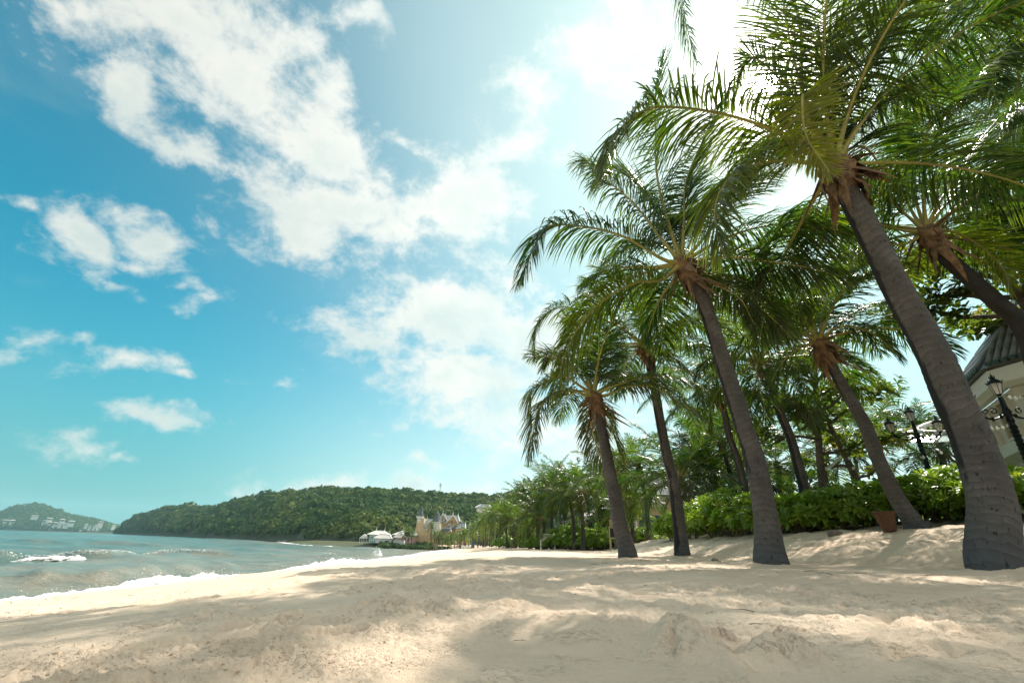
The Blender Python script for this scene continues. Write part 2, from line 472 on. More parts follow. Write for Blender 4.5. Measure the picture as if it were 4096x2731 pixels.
out(t, t.n('ShaderNodeMixShader', {0: .6, 1: p, 2: tr}))
m, t = new_mat('bulb_glass'); M_BULB = m
p = t.n('ShaderNodeBsdfPrincipled', {'Base Color': (.85, .84, .78, 1), 'Roughness': .12})
tr = t.n('ShaderNodeBsdfTranslucent', {'Color': (.95, .93, .85, 1)})
out(t, t.n('ShaderNodeMixShader', {0: .5, 1: p, 2: tr}))
m, t = new_mat('canopy_glass'); M_CANOPY = m
p = t.n('ShaderNodeBsdfPrincipled', {'Base Color': (.62, .72, .72, 1), 'Roughness': .15})
tp = t.n('ShaderNodeBsdfTransparent', {'Color': (.75, .88, .88, 1)})
out(t, t.n('ShaderNodeMixShader', {0: .55, 1: p, 2: tp}))
def plain(name, col, rough=.6):
    return simple(name, col, rough, .12, 2.0)
M_RED = plain('red_paint', (.45, .03, .02), .4)
M_BLUE = plain('blue_paint', (.03, .16, .36), .4)
M_YEL = plain('yellow_plastic', (.75, .40, .03), .4)
M_SKIN = plain('skin', (.42, .22, .13), .6)
M_CLOTH = plain('dark_cloth', (.03, .03, .05), .8)
M_CLOTH2 = plain('light_cloth', (.55, .55, .55), .8)
# ------------------------------------------------------------------ shoreline and ground shape
SHORE = np.array([(-15.6,-400),(-15.6,16),(-15.7,20.6),(-15.0,27),(-13.5,34.5),(-13.3,45),(-15,65),(-17,93),(-18.2,150),(-19.5,172),(-24,190),(-34,200),(-50,203),(-78,207),(-100,235),(-150,330),(-400,900)], float)
def inland(x, y):
    """distance from the waterline, positive on land"""
    best = np.full(np.shape(x), 1e9); sg = np.ones(np.shape(x))
    for (ax, ay), (bx, by) in zip(SHORE[:-1], SHORE[1:]):
        ex, ey = bx-ax, by-ay
        L2 = ex*ex+ey*ey
        tt = np.clip(((x-ax)*ex+(y-ay)*ey)/L2, 0, 1)
        dx, dy = x-ax-tt*ex, y-ay-tt*ey
        d2 = dx*dx+dy*dy
        cr = ex*(y-ay)-ey*(x-ax)
        up = d2 < best
        best = np.where(up, d2, best); sg = np.where(up, np.where(cr < 0, 1.0, -1.0), sg)
    return np.sqrt(best)*sg
PROFILE = [(-60,-6.0),(-8,-3.0),(-1,-2.32),(0,-2.17),(3,-1.72),(7,-1.14),(11,-.66),(14,-.335),(15.6,-.235),(17.6,-.185),(19.6,-.14),(20.3,-.10),(21.4,.19),(22.4,.42),(23.2,.50),(24.9,.80),(27,.95),(60,1.0)]
def ground_base(x, y):
    x = np.asarray(x, float); y = np.asarray(y, float)
    d = inland(x, y)
    z = interp(d, PROFILE)
    cap = interp(y, [(25, 1.2), (30, .35), (45, -.12), (80, -.25), (400, -.3)])
    return CZ + np.minimum(z, cap), d

LUMPS = []     # x, y, half length, half width, angle, height
def lump_px(px, py, ra, rb, ang, h, zz=-.24):
    p = PZ(px, py, CZ+zz)
    LUMPS.append((p[0], p[1], ra, rb, math.radians(ang), h))
c8 = lambda x, y: (2000+.8912*x, 2100+.8912*y)
c7 = lambda x, y: (.8503*x, 2150+.8503*y)
for x, y, r, h in [(990,325,.10,.045),(1010,310,.05,.02),(1340,305,.09,.02),(1290,505,.085,.035),(1400,520,.13,.025),(640,640,.11,.035),(560,665,.12,.03),(90,660,.13,.03),(160,650,.10,.02),
                   (1480,395,.14,-.03),(1450,385,.14,.02),(1690,345,.11,.035),(1830,330,.16,.045),(1780,345,.10,.03),(1970,265,.14,.05),(2040,310,.13,.05),(2060,190,.2,.06),(2130,160,.3,.07),(2250,155,.4,.06),(2310,145,.2,.05),
                   (1040,450,.1,-.018),(1200,415,.06,.02),(930,580,.14,.018),(1200,550,.10,.02),(320,610,.13,.022),(330,445,.16,.02),(500,500,.12,.012),(2250,270,.18,.025),(1990,395,.12,.014),(1660,630,.09,.012),(760,400,.1,.015)]:
    lump_px(*c7(x, y), r*random.uniform(.8, 1.3), r*random.uniform(.45, .8), random.uniform(-35, 10), h*(.42 if y > 480 else .8), -.26)
for x, y, rr_, an in ((480, 260, .5, 88), (488, 330, .3, 95), (484, 420, .16, 84), (1480, 395, .4, -8)):
    lump_px(*c8(x, y), rr_, .016, an, -.014)
for k in range(260):                                   # old footprints and scuffs
    r_ = random.uniform(1.5, 14)**1.0
    a_ = random.uniform(-55, 55)
    LUMPS.append((r_*math.sin(math.radians(a_)), r_*math.cos(math.radians(a_)), random.uniform(.05, .13), random.uniform(.03, .06), random.uniform(0, 3.1), random.choice((-1, -1, 1))*random.uniform(.010, .028)))

for px_, py_, y_ in ((3998,2311,4.6),(3085,2258,6.8),(2732,2240,12.0),(2513,2236,10.0)):
    p = PY(px_, py_, y_); LUMPS.append((p[0], p[1], .34, .34, 0.0, .045))

def ground_np(x, y):
    z, d = ground_base(x, y)
    r = np.hypot(x, y)
    dry = sstep(d, .5, 4.0)
    z = z + dry*(fbm(x*.28, y*.28, 3, 3)*.16*sstep(r, 2.0, 9.0) + fbm(x*1.1, y*1.1, 3, 5)*.028)
    rough = sstep(fbm(x*.55, y*.55, 3, 11), -.04, .20)
    duney = sstep(d, 19.0, 21.5)*(1-sstep(y, 22, 30))
    z = z + dry*fbm(x*3.2, y*3.2, 3, 21)*(.014+.02*rough+.10*duney)
    cl = np.maximum(fbm(x*13, y*13, 4, 31, .6), -.02)
    z = z + dry*cl*(.005+.038*rough)
    z = z + dry*fbm(x*42, y*42, 3, 41, .6)*(.003+.010*rough)
    crust = fbm(x*17+3.3, y*17, 4, 45, .6)
    z = z + dry*(sstep(crust, .07, .13)*.011 - sstep(-crust, .10, .15)*.008)*rough*sstep(fbm(x*2.2, y*2.2, 2, 47), -.12, .12)
    return z, d, r

# ------------------------------------------------------------------ beach (one sheet out to beyond the hotel)
rr = [.2]
while rr[-1] < 340:
    q = rr[-1]
    rr.append(q*(1.0+(.10 if q < .6 else .0052 if q < 2.6 else .0085 if q < 7 else .014 if q < 30 else .03)))
rr = np.array(rr)
aa = np.radians(np.concatenate([np.linspace(-70, 70, 820), np.linspace(70, 290, 60)[1:]]))
na, nr = len(aa)-0, len(rr)
R_, A_ = np.meshgrid(rr, aa, indexing='ij')
X_, Y_ = (R_*np.sin(A_)).ravel(), (R_*np.cos(A_)).ravel()
Z_, D_, r_ = ground_np(X_, Y_)
for x0, y0, ra, rb, an, h in LUMPS:
    sel = np.nonzero((np.abs(X_-x0) < 3*ra+.02) & (np.abs(Y_-y0) < 3*ra+.02))[0]
    if not len(sel): continue
    dx, dy = X_[sel]-x0, Y_[sel]-y0
    wob = fbm(X_[sel]*7, Y_[sel]*7, 3, 51)*.7
    u, v = (dx*math.cos(an)+dy*math.sin(an))/ra, (-dx*math.sin(an)+dy*math.cos(an))/rb
    q = np.sqrt(u*u+v*v)*(1+wob)
    prof = np.maximum(0, 1-(q*.55)**1.5)**1.6 if h > 0 else np.exp(-q*q) - .45*np.exp(-((q-1.55)/.4)**2)
    crumb = fbm(X_[sel]*30, Y_[sel]*30, 4, 61, .62)
    Z_[sel] += h*prof*(1+crumb*.16) + (.008+.11*abs(h))*crumb*np.exp(-q*q*.22) + (.004+.03*abs(h))*fbm(X_[sel]*75, Y_[sel]*75, 2, 63)*np.exp(-q*q*.22)
# the heap of loose sand in the foreground: two crests that fall steeply behind and run out in front
HEAP = [((660, 600), .004), ((730, 560), .030), ((800, 548), .072), ((850, 570), .060), ((930, 615), .036), ((1020, 648), .018), ((1110, 640), .022), ((1190, 612), .046), ((1270, 622), .050), ((1380, 645), .038), ((1500, 672), .026), ((1640, 700), .012), ((1800, 720), .0)]
hp = np.array([PZ(*c8(*q), CZ-.235)[:2] for q, h in HEAP]); hh_ = np.array([h for q, h in HEAP])
sel = np.nonzero((X_ > -.2) & (X_ < 2.6) & (Y_ > .5) & (Y_ < 2.4))[0]
best = np.full(len(sel), 9.0); hq = np.zeros(len(sel)); sd_ = np.zeros(len(sel))
xs_, ys_ = X_[sel]+fbm(X_[sel]*8, Y_[sel]*8, 3, 52)*.06, Y_[sel]+fbm(X_[sel]*8, Y_[sel]*8, 3, 53)*.06
for k in range(len(hp)-1):
    ex, ey = hp[k+1]-hp[k]
    tt = np.clip(((xs_-hp[k, 0])*ex+(ys_-hp[k, 1])*ey)/(ex*ex+ey*ey), 0, 1)
    dx, dy = xs_-hp[k, 0]-tt*ex, ys_-hp[k, 1]-tt*ey
    dd = np.hypot(dx, dy); up = dd < best
    best = np.where(up, dd, best); hq = np.where(up, hh_[k]*(1-tt)+hh_[k+1]*tt, hq); sd_ = np.where(up, np.sign(ex*dy-ey*dx), sd_)
wd_ = np.where(sd_ < 0, hq*2.9+.03, hq*1.6+.02)
tent = np.maximum(0, 1-best/wd_)**1.15
crumb = fbm(X_[sel]*26, Y_[sel]*26, 4, 61, .62)
fine_ = fbm(X_[sel]*70, Y_[sel]*70, 3, 64, .6)
near_ = np.exp(-(best/.16)**2)*np.minimum(1, hq/.03)
Z_[sel] += hq*tent*(1+.25*crumb) + near_*(.030*np.maximum(crumb, -.05)+.016*fine_)
i_, j_ = np.meshgrid(np.arange(nr-1), np.arange(na-1), indexing='ij')
q0 = (i_*na+j_).ravel()
quads = np.stack([q0, q0+1, q0+na+1, q0+na], 1)
c0_ = np.full(na, len(X_))
V_ = np.concatenate([np.stack([X_, Y_, Z_], 1), [[0, 0, float(Z_[:na].mean())]]])
fan = np.stack([np.full(na-1, len(X_)), np.arange(1, na), np.arange(na-1)], 1)
wetn = fbm(X_*.25, Y_*.25, 3, 71)
wet = np.append((1-sstep(D_+wetn*2.4, 1.2, 2.6))*.6+(1-sstep(D_+wetn*3, 1.5, 5.0))*.35, 0)
yy_ = Y_
soil = sstep(D_+fbm(X_*.8, Y_*.8, 3, 72)*2.0, 23.0, 24.5)*(1-sstep(yy_, 26, 32)) + sstep(D_+fbm(X_*.3, Y_*.3, 3, 73)*4, 22.5, 25.5)*sstep(yy_, 26, 32)
soil = np.maximum(soil, sstep(D_, -8, -4)*sstep(-X_, 30, 40)*sstep(Y_, 180, 188))
soil = np.append(soil, 0)
beach = tag(link('beach', np_mesh('beach', V_, [quads[:, ::-1], fan], M_SAND, True, {'wet': wet, 'soil': soil})), kind='structure')
# crumbs of damp sand lying loose on the beach
ICO_V = np.array([(0,0,1),(.894,0,.447),(.276,.851,.447),(-.724,.526,.447),(-.724,-.526,.447),(.276,-.851,.447),(.724,.526,-.447),(-.276,.851,-.447),(-.894,0,-.447),(-.276,-.851,-.447),(.724,-.526,-.447),(0,0,-1)], float)
ICO_F = np.array([(0,1,2),(0,2,3),(0,3,4),(0,4,5),(0,5,1),(1,6,2),(2,7,3),(3,8,4),(4,9,5),(5,10,1),(2,6,7),(3,7,8),(4,8,9),(5,9,10),(1,10,6),(6,11,7),(7,11,8),(8,11,9),(9,11,10),(10,11,6)])
rgc = np.random.default_rng(8)
sel = np.nonzero((np.hypot(X_, Y_) > 1.0) & (np.hypot(X_, Y_) < 13) & (np.abs(np.arctan2(X_, Y_)) < .95) & (D_ > 5))[0]
roughv = sstep(fbm(X_[sel]*.55, Y_[sel]*.55, 3, 11), -.02, .2)*sstep(fbm(X_[sel]*2.6, Y_[sel]*2.6, 3, 48), .04, .22)*.6+.01
for x0, y0, ra, rb, an, h in LUMPS[:44]:
    if h > 0: roughv = roughv + 1.6*np.exp(-((X_[sel]-x0)**2+(Y_[sel]-y0)**2)/(2*(ra*1.1)**2))
w_ = roughv*np.hypot(X_[sel], Y_[sel])**1.0
pick = rgc.choice(sel, 2400, p=w_/w_.sum())
rad_ = np.minimum(rgc.lognormal(-6.1, .42, len(pick))*np.clip(np.hypot(X_[pick], Y_[pick])/2.4, .7, 1.5), .0055)
C_ = np.stack([X_[pick]+rgc.normal(0, .006, len(pick)), Y_[pick]+rgc.normal(0, .006, len(pick)), Z_[pick]+rad_*.25], 1)
IV = ICO_V[None]*(1+rgc.normal(0, .24, (len(pick), 12, 1)))*rad_[:, None, None]*np.array([1.1, 1.1, .8])+C_[:, None]
IF = (np.arange(len(pick))*12)[:, None, None]+ICO_F[None]
tag(link('sand_crumbs', np_mesh('sand_crumbs', IV.reshape(-1, 3), [IF.reshape(-1, 3)], M_SAND, True, {'wet': np.zeros(len(pick)*12), 'soil': np.zeros(len(pick)*12)})), 'loose crumbs of damp sand lying on the beach', kind='stuff')
def ground(x, y):
    return float(ground_np(np.array([float(x)]), np.array([float(y)]))[0][0])

# ------------------------------------------------------------------ sea
rr = [8.0]
while rr[-1] < 6000:
    q = rr[-1]
    rr.append(q*(1.011 if q < 140 else 1.045))
rr = np.array(rr)
aa = np.radians(np.linspace(-80, 16, 430))
na, nr = len(aa), len(rr)
R_, A_ = np.meshgrid(rr, aa, indexing='ij')
X_, Y_ = (R_*np.sin(A_)).ravel(), (R_*np.cos(A_)).ravel()
R1 = R_.ravel()
D_ = inland(X_, Y_)
off = np.maximum(-D_, 0)
zs = np.zeros_like(X_)
rs = np.random.default_rng(3)
for k in range(16):
    lam = 1.6*1.26**k
    th = math.radians(-25 + rs.normal()*28)           # waves run in from the open sea on the left
    kx, ky = math.cos(th)*2*math.pi/lam, -math.sin(th)*2*math.pi/lam
    ph = X_*kx + Y_*ky + rs.uniform(0, 6.28) + fbm(X_*.06, Y_*.06, 2, 80+k)*5
    w = np.sin(ph)
    amp = .011*lam**.72 * (1-sstep(R1, 12*lam**1.0+8, 26*lam+40))
    zs += amp*(w + .35*(np.abs(w)-.6))
zs *= (.25+.75*sstep(off, 0, 9))
def seg_dist(x, y, pts):
    best = np.full(x.shape, 1e9); side = np.zeros(x.shape); par = np.zeros(x.shape); acc = 0
    for (ax, ay), (bx, by) in zip(pts[:-1], pts[1:]):
        ex, ey = bx-ax, by-ay
        L = math.hypot(ex, ey)
        tt = np.clip(((x-ax)*ex+(y-ay)*ey)/(L*L), 0, 1)
        dx, dy = x-ax-tt*ex, y-ay-tt*ey
        d2 = dx*dx+dy*dy
        up = d2 < best
        best = np.where(up, d2, best)
        side = np.where(up, np.sign(ex*(y-ay)-ey*(x-ax)), side)
        par = np.where(up, acc+tt*L, par); acc += L
    return np.sqrt(best)*side, par/acc
foamv = np.zeros_like(X_)
CREST1 = [tuple(PZ(px, py, 0)[:2]) for px, py in [(-150, 2236), (40, 2231), (200, 2232), (365, 2236), (520, 2226), (700, 2224), (900, 2233), (1080, 2240)]]
CREST2 = [tuple(PZ(px, py, 0)[:2]) for px, py in [(-100, 2312), (120, 2306), (330, 2303), (560, 2290), (760, 2268), (980, 2255)]]
CREST3 = [tuple(PZ(px, py, 0)[:2]) for px, py in [(-100, 2170), (300, 2178), (700, 2190), (1050, 2205), (1300, 2213)]]
for pts, amp, wb, wf, fo in ((CREST1, .62, 2.6, 1.0, .38), (CREST2, .45, 2.4, 1.2, .0), (CREST3, .5, 4.0, 2.2, .0)):
    q, s = seg_dist(X_, Y_, pts)
    q = q + fbm(X_*.15, Y_*.15, 2, 90)*2.5
    env = np.minimum(sstep(s, 0, .12), 1-sstep(s, .75, 1.0))
    zs += amp*env*np.where(q > 0, np.exp(-(q/wb)**2), np.exp(-(q/wf)**2))
    foamv = np.maximum(foamv, fo*env*np.exp(-((q+.3)/1.1)**2))
foamv = np.maximum(foamv, np.exp(-(off/1.6)**2)*.8*(off > 0) + .45*np.exp(-off/4.5)*(off > 0))
foamv = np.maximum(foamv, .26*sstep(fbm(X_*.22, Y_*.10, 3, 95), .14, .32)*(R1 < 220))
silt = np.exp(-off/26.0)*.9 + .25*np.exp(-off/90)
zs += .10*np.exp(-(off/2.0)**2)
zs = np.where(D_ > 1.0, -.25, zs)
i_, j_ = np.meshgrid(np.arange(nr-1), np.arange(na-1), indexing='ij')
q0 = (i_*na+j_).ravel()
quads = np.stack([q0, q0+na, q0+na+1, q0+1], 1)[:, ::-1]
keep = (D_[quads].min(1) < 3.0)
sea = tag(link('sea', np_mesh('sea', np.stack([X_, Y_, zs], 1), [quads[keep]], M_SEA, True, {'silt': silt, 'foam': foamv})), kind='structure')

# foam of the breaking waves: lumpy ridges of froth with flying drops
OCT_V = np.array([(1,0,0),(-1,0,0),(0,1,0),(0,-1,0),(0,0,1),(0,0,-1)], float)
OCT_F = np.array([(0,2,4),(2,1,4),(1,3,4),(3,0,4),(2,0,5),(1,2,5),(3,1,5),(0,3,5)])
def froth(name, pts, hts, w_back, w_front, seed, step=.07, drops=60, zoff=0.0, label=None):
    pts = np.array(pts, float)
    seg = np.hypot(*np.diff(pts, axis=0).T); cum = np.concatenate([[0], np.cumsum(seg)])
    n = int(cum[-1]/step); n = min(n, 700)
    s = np.linspace(0, cum[-1], n)
    cx, cy_ = np.interp(s, cum, pts[:, 0]), np.interp(s, cum, pts[:, 1])
    tx, ty = np.gradient(cx), np.gradient(cy_)
    L = np.hypot(tx, ty); tx, ty = tx/L, ty/L
    nx, ny = ty, -tx                                     # towards the land
    u = np.linspace(-1, 1, 34)
    S, U = np.meshgrid(np.arange(n), u, indexing='ij')
    wob = fbm(s*.35, s*0+seed, 3, seed)*2.2
    wid = np.where(U < 0, w_back, w_front*(1+.5*fbm(s*.5, s*0, 3, seed+5)[:, None]*2))
    px_ = cx[:, None]+nx[:, None]*(U*wid+wob[:, None]*.5)
    py_ = cy_[:, None]+ny[:, None]*(U*wid+wob[:, None]*.5)
    h = np.interp(s, np.linspace(0, cum[-1], len(hts)), hts)*(1+.6*fbm(s*.8, s*0+3, 3, seed+2))
    prof = np.where(U < 0, (1+U)**.8, (1-U)**1.7)
    lum = fbm(px_*2.4, py_*2.4, 4, seed+7, .6)
    fine = fbm(px_*8, py_*8, 3, seed+8, .6)
    base = np.where(inland(px_, py_) > -.3, ground_base(px_, py_)[0]-0.0, -.02)
    base = np.maximum(base, -.02)
    tap = np.minimum(1, np.minimum(S/(.9/step), (n-1-S)/(.9/step)))
    tap = tap*tap*(3-2*tap)
    edge = np.minimum(1, (1-np.abs(U))*5)*tap
    z = base + zoff*edge + tap*h[:, None]*prof*(1+.6*lum) + edge*(lum+.12)*.14*np.sqrt(np.maximum(h[:, None], .02)/.3) + edge*fine*.08 + (edge-.9)*.06
    fr_ = np.clip(.34*edge + .5*prof + lum*1.2, 0, 1)
    V = np.stack([px_, py_, z], 2).reshape(-1, 3)
    m_ = len(u)
    i_, j_ = np.meshgrid(np.arange(n-1), np.arange(m_-1), indexing='ij')
    q0 = (i_*m_+j_).ravel()
    Q = np.stack([q0, q0+1, q0+m_+1, q0+m_], 1)
    rg = np.random.default_rng(seed)
    k = rg.integers(10, n-10, drops) if n > 30 else np.zeros(0, int)
    hh = h[k]
    c = np.stack([cx[k]+nx[k]*rg.normal(0, .35, len(k)), cy_[k]+ny[k]*rg.normal(0, .35, len(k)), np.maximum(hh, .05)*(1.0+np.abs(rg.normal(0, .40, len(k))))+.06], 1)
    rad = rg.uniform(.006, .020, len(k))*(1+hh)
    DV = (c[:, None]+OCT_V[None]*rad[:, None, None]).reshape(-1, 3)
    DF = (len(V)+np.arange(len(k))[:, None, None]*6+OCT_F[None]).reshape(-1, 3)
    at = np.concatenate([fr_.ravel(), np.ones(len(DV))])
    o = link(name, np_mesh(name, np.concatenate([V, DV]), [Q[:, ::-1], DF], M_FOAM, True, {'froth': at}))
    return tag(o, label, kind='stuff')
def zp(l, z=.12): return [tuple(PZ(px, py, z)[:2]) for px, py in l]
froth('shore_break_foam', zp([(-160,2415),(0,2395),(160,2382),(281,2376),(388,2362),(468,2350),(552,2338),(655,2330),(740,2322),(835,2316),(930,2306),(1030,2297)]),
      [.08,.12,.22,.16,.22,.34,.46,.30,.36,.22,.16,.12], .55, 1.7, 5, .045, 90, label='white foam of the small wave breaking on the near beach')
froth('rolling_wave_foam', zp([(48,2229),(120,2229),(200,2230),(290,2232),(362,2235)], .2), [.10,.20,.26,.32,.40], .4, .9, 8, .06, 30, .06, label='white crest of the wave rolling in at the far left')
froth('beach_break_foam', zp([(1060,2290),(1140,2279),(1221,2272),(1290,2264),(1350,2257),(1431,2250),(1500,2243)], .15), [.1,.25,.45,.65,.55,.30,.1], .7, 1.6, 11, .06, 90, label='white foam of the wave breaking along the middle of the beach')
froth('far_break_foam', zp([(1480,2240),(1570,2231),(1650,2224),(1720,2218),(1790,2211),(1850,2206)], .15), [.15,.25,.30,.30,.25,.1], .8, 2.2, 14, .15, 20, label='thin white foam line on the far beach')
froth('whitecap_foam', zp([(1490,2214),(1505,2214),(1526,2215)], .2), [.3,.8,.35], .8, .8, 17, .1, 20, .05, label='small white crest breaking off the middle of the beach')

# ------------------------------------------------------------------ hills
def hill(name, shore, ridge, nu, nv, back=260.0, rock=True, ridge_drop=5.0, shp=.85):
    pu = np.linspace(0, 1, nu)
    sp = np.array([[*XY(px, y), 0.0] for px, y in shore]); rp = np.array([PY(px, py, y)-[0, 0, ridge_drop] for px, py, y in ridge])
    ts, tr_ = np.linspace(0, 1, len(sp)), np.linspace(0, 1, len(rp))
    # parameter: picture column
    cs, cr = np.array([p[0] for p in shore]), np.array([p[0] for p in ridge])
    col = np.linspace(cr[0], cr[-1], nu)
    S = np.stack([np.interp(col, cs, sp[:, k]) for k in range(3)], 1)
    Rr = np.stack([np.interp(col, cr, rp[:, k]) for k in range(3)], 1)
    vv = np.linspace(0, 1, nv)
    rows = []
    for v in vv:
        P = S*(1-v)+Rr*v
        P[:, 2] = Rr[:, 2]*(v**shp) + fbm(P[:, 0]*.012, P[:, 1]*.012, 4, 101)*14*v*(1-v)*2.2
        rows.append(P)
    dirn = (Rr-S)[:, :2]; dirn /= np.linalg.norm(dirn, axis=1, keepdims=True)
    for k in (1, 2):
        P = Rr.copy(); P[:, :2] += dirn*back*k/2; P[:, 2] = Rr[:, 2]*(1-.35*k*k/1.0)
        rows.append(P)
    low = S.copy(); low[:, 2] = -4; low[:, :2] -= dirn*6
    rows = [low]+rows
    G = np.array(rows)
    n0, n1 = G.shape[:2]
    i_, j_ = np.meshgrid(np.arange(n0-1), np.arange(n1-1), indexing='ij')
    q0 = (i_*n1+j_).ravel()
    rk = np.clip(1-G[:, :, 2].ravel()/3.0, 0, 1) if rock else np.zeros(n0*n1)
    tag(link(name, np_mesh(name, G.reshape(-1, 3), [np.stack([q0, q0+n1, q0+n1+1, q0+1], 1)[:, ::-1]], M_HILL, True, {'rock': rk})), kind='structure')
    return S, Rr, col
def hill_point(S, Rr, u, v, shp=.85):
    i = u*(len(S)-1); a = np.floor(i).astype(int).clip(0, len(S)-2); f = (i-a)[:, None]
    s = S[a]*(1-f)+S[a+1]*f; r = Rr[a]*(1-f)+Rr[a+1]*f
    P = s*(1-v[:, None])+r*v[:, None]
    P[:, 2] = r[:, 2]*v**shp + fbm(P[:, 0]*.012, P[:, 1]*.012, 4, 101)*14*v*(1-v)*2.2
    return P
def leaf_clumps(P, Rad, nq, rg, flat=.75, leaf=.30):
    """for every tree position, nq leaf-clump quads spread through a crown"""
    n = len(P)
    th = rg.uniform(0, 2*np.pi, (n, nq)); cz = rg.uniform(-.35, 1, (n, nq)); rad = rg.uniform(.55, 1.05, (n, nq))**.6
    sxy = np.sqrt(1-cz*cz)
    lob = 1+.25*np.sin(th*3+rg.uniform(0, 6, (n, 1)))*sxy
    d = np.stack([sxy*np.cos(th)*lob, sxy*np.sin(th)*lob, cz], 2)
    C = P[:, None]+d*(rad*Rad[:, None])[..., None]*np.array([1, 1, flat])+np.array([0, 0, 1])*(Rad*flat*.7)[:, None, None]
    nn = d+rg.normal(0, .38, d.shape); nn /= np.linalg.norm(nn, axis=2, keepdims=True)
    a = np.cross(nn, rg.normal(0, 1, d.shape)); a /= np.linalg.norm(a, axis=2, keepdims=True)+1e-9
    b = np.cross(nn, a)
    sz = (leaf*Rad)[:, None, None]*rg.uniform(.6, 1.3, (n, nq, 1))
    a, b = a*sz, b*sz*.8
    V = np.stack([C-a-b*.4, C+b-a*.1, C+a+b*.3, C-b+a*.2], 2).reshape(-1, 3)
    F = np.arange(n*nq*4).reshape(-1, 4)
    return V, F
HILL_SHORE = [(472,1400),(600,960),(800,620),(1000,440),(1100,360),(1300,262),(1440,222),(1700,238),(2000,262),(2450,290)]
c1r = [(470,2133,1400),(510,2092,1340),(561,2067,1270),(617,2053,1180),(692,2032,1100),(748,2030,1040),(842,2038,950),(879,2036,900),(935,2016,840),(1029,2000,730),(1100,1988,660),(1138,1981,640),(1249,1973,580),(1332,1962,540),(1398,1967,510),(1514,1964,480),(1569,1972,470),(1636,1964,460),(1718,1976,450),(1801,1983,445),(1884,1981,440),(1967,1984,440),(2050,1979,440),(2160,1979,440),(2450,1990,440)]
S_, Rr_, col_ = hill('wooded_hill', HILL_SHORE, c1r, 160, 26)
rg = np.random.default_rng(12)
NT_ = 5200
u = (rg.uniform(0, 1, NT_))**1.0; v = rg.uniform(0.015, 1.04, NT_)**.9
P = hill_point(S_, Rr_, u, np.clip(v, 0, 1.04))
dist = np.hypot(P[:, 0], P[:, 1])
Rad = np.clip(rg.lognormal(1.36, .27, NT_), 2.2, 6.6)*np.clip(dist/430, .9, 1.9)
V, Fq = leaf_clumps(P, Rad, 60, rg, .8, .24)
tagv = np.repeat(np.clip(rg.normal(.0, .26, NT_)+fbm(P[:, 0]*.02, P[:, 1]*.02, 3, 103)*1.0, 0, .85), 60*4)
tag(link('hillside_forest', np_mesh('hillside_forest', V, [Fq], M_WOOD, False, {'age': tagv})), 'dense green forest covering the long hill behind the hotel', kind='stuff')
# distant island with villas
ISL_Y = 2500.0
isl = [(-160,2085),(-60,2060),(0,2046),(34,2036),(70,2024),(106,2017),(140,2016),(170,2020),(215,2035),(262,2052),(300,2062),(345,2071),(380,2077),(405,2085),(440,2096),(470,2103),(500,2117),(520,2131)]
S2, R2, _ = hill('distant_island', [(-160, ISL_Y-260), (140, ISL_Y-260), (330, ISL_Y-200), (520, ISL_Y-60)], [(a, b, ISL_Y+(0 if a < 400 else -0)) for a, b in isl], 60, 12, 500, ridge_drop=8)
n2 = 2600
u = rg.uniform(0, 1, n2); v = rg.uniform(.02, 1.03, n2)
P = hill_point(S2, R2, u, v)
V, Fq = leaf_clumps(P, rg.uniform(7, 15, n2), 22, rg)
tag(link('island_forest', np_mesh('island_forest', V, [Fq], M_WOOD, False, {'age': np.repeat(np.clip(rg.normal(.05, .15, n2), 0, .6), 88)})), 'dark green woods on the far island across the bay', kind='stuff')
# pale strip of beach at the island's end
a, b = XY(345, ISL_Y-300), XY(455, ISL_Y-300)
MB().box(a[0], b[0], a[1], a[1]+40, -1, 4).build('island_beach', M_SAND)['kind'] = 'structure'
# ------------------------------------------------------------------ coconut palms
c3 = lambda x, y: (2000+.42517*x, 1700+.42517*y)
c4 = lambda x, y: (2900+.66965*x, 1300+.66965*y)
c5 = lambda x, y: (2000+.7655*x, 700+.7653*y)
c6 = lambda x, y: (2400+.76534*x, .7658*y)
s2 = lambda x, y: (1700+.29762*x, 1900+.29762*y)
s5 = lambda x, y: (2300+.2551*x, 1900+.2551*y)
s6 = lambda x, y: (3400+.44644*x, .44644*y)
s7 = lambda x, y: (3400+.44644*x, 600+.44644*y)
WIND = np.array([.55, .15, -.05])

def catmull(pts, n):
    P = np.asarray(pts, float)
    if len(P) == 2: P = np.array([P[0], (P[0]+P[1])/2, P[1]])
    E_ = np.concatenate([[2*P[0]-P[1]], P, [2*P[-1]-P[-2]]])
    d = np.linalg.norm(np.diff(P, axis=0), axis=1); cum = np.concatenate([[0], np.cumsum(d)])
    s = np.linspace(0, cum[-1]*.99999, n)
    i = np.clip(np.searchsorted(cum, s, 'right')-1, 0, len(P)-2)
    t = ((s-cum[i])/d[i])[:, None]
    a, b, c, e = E_[i], E_[i+1], E_[i+2], E_[i+3]
    return .5*((2*b)+(-a+c)*t+(2*a-5*b+4*c-e)*t*t+(-a+3*b-3*c+e)*t**3)

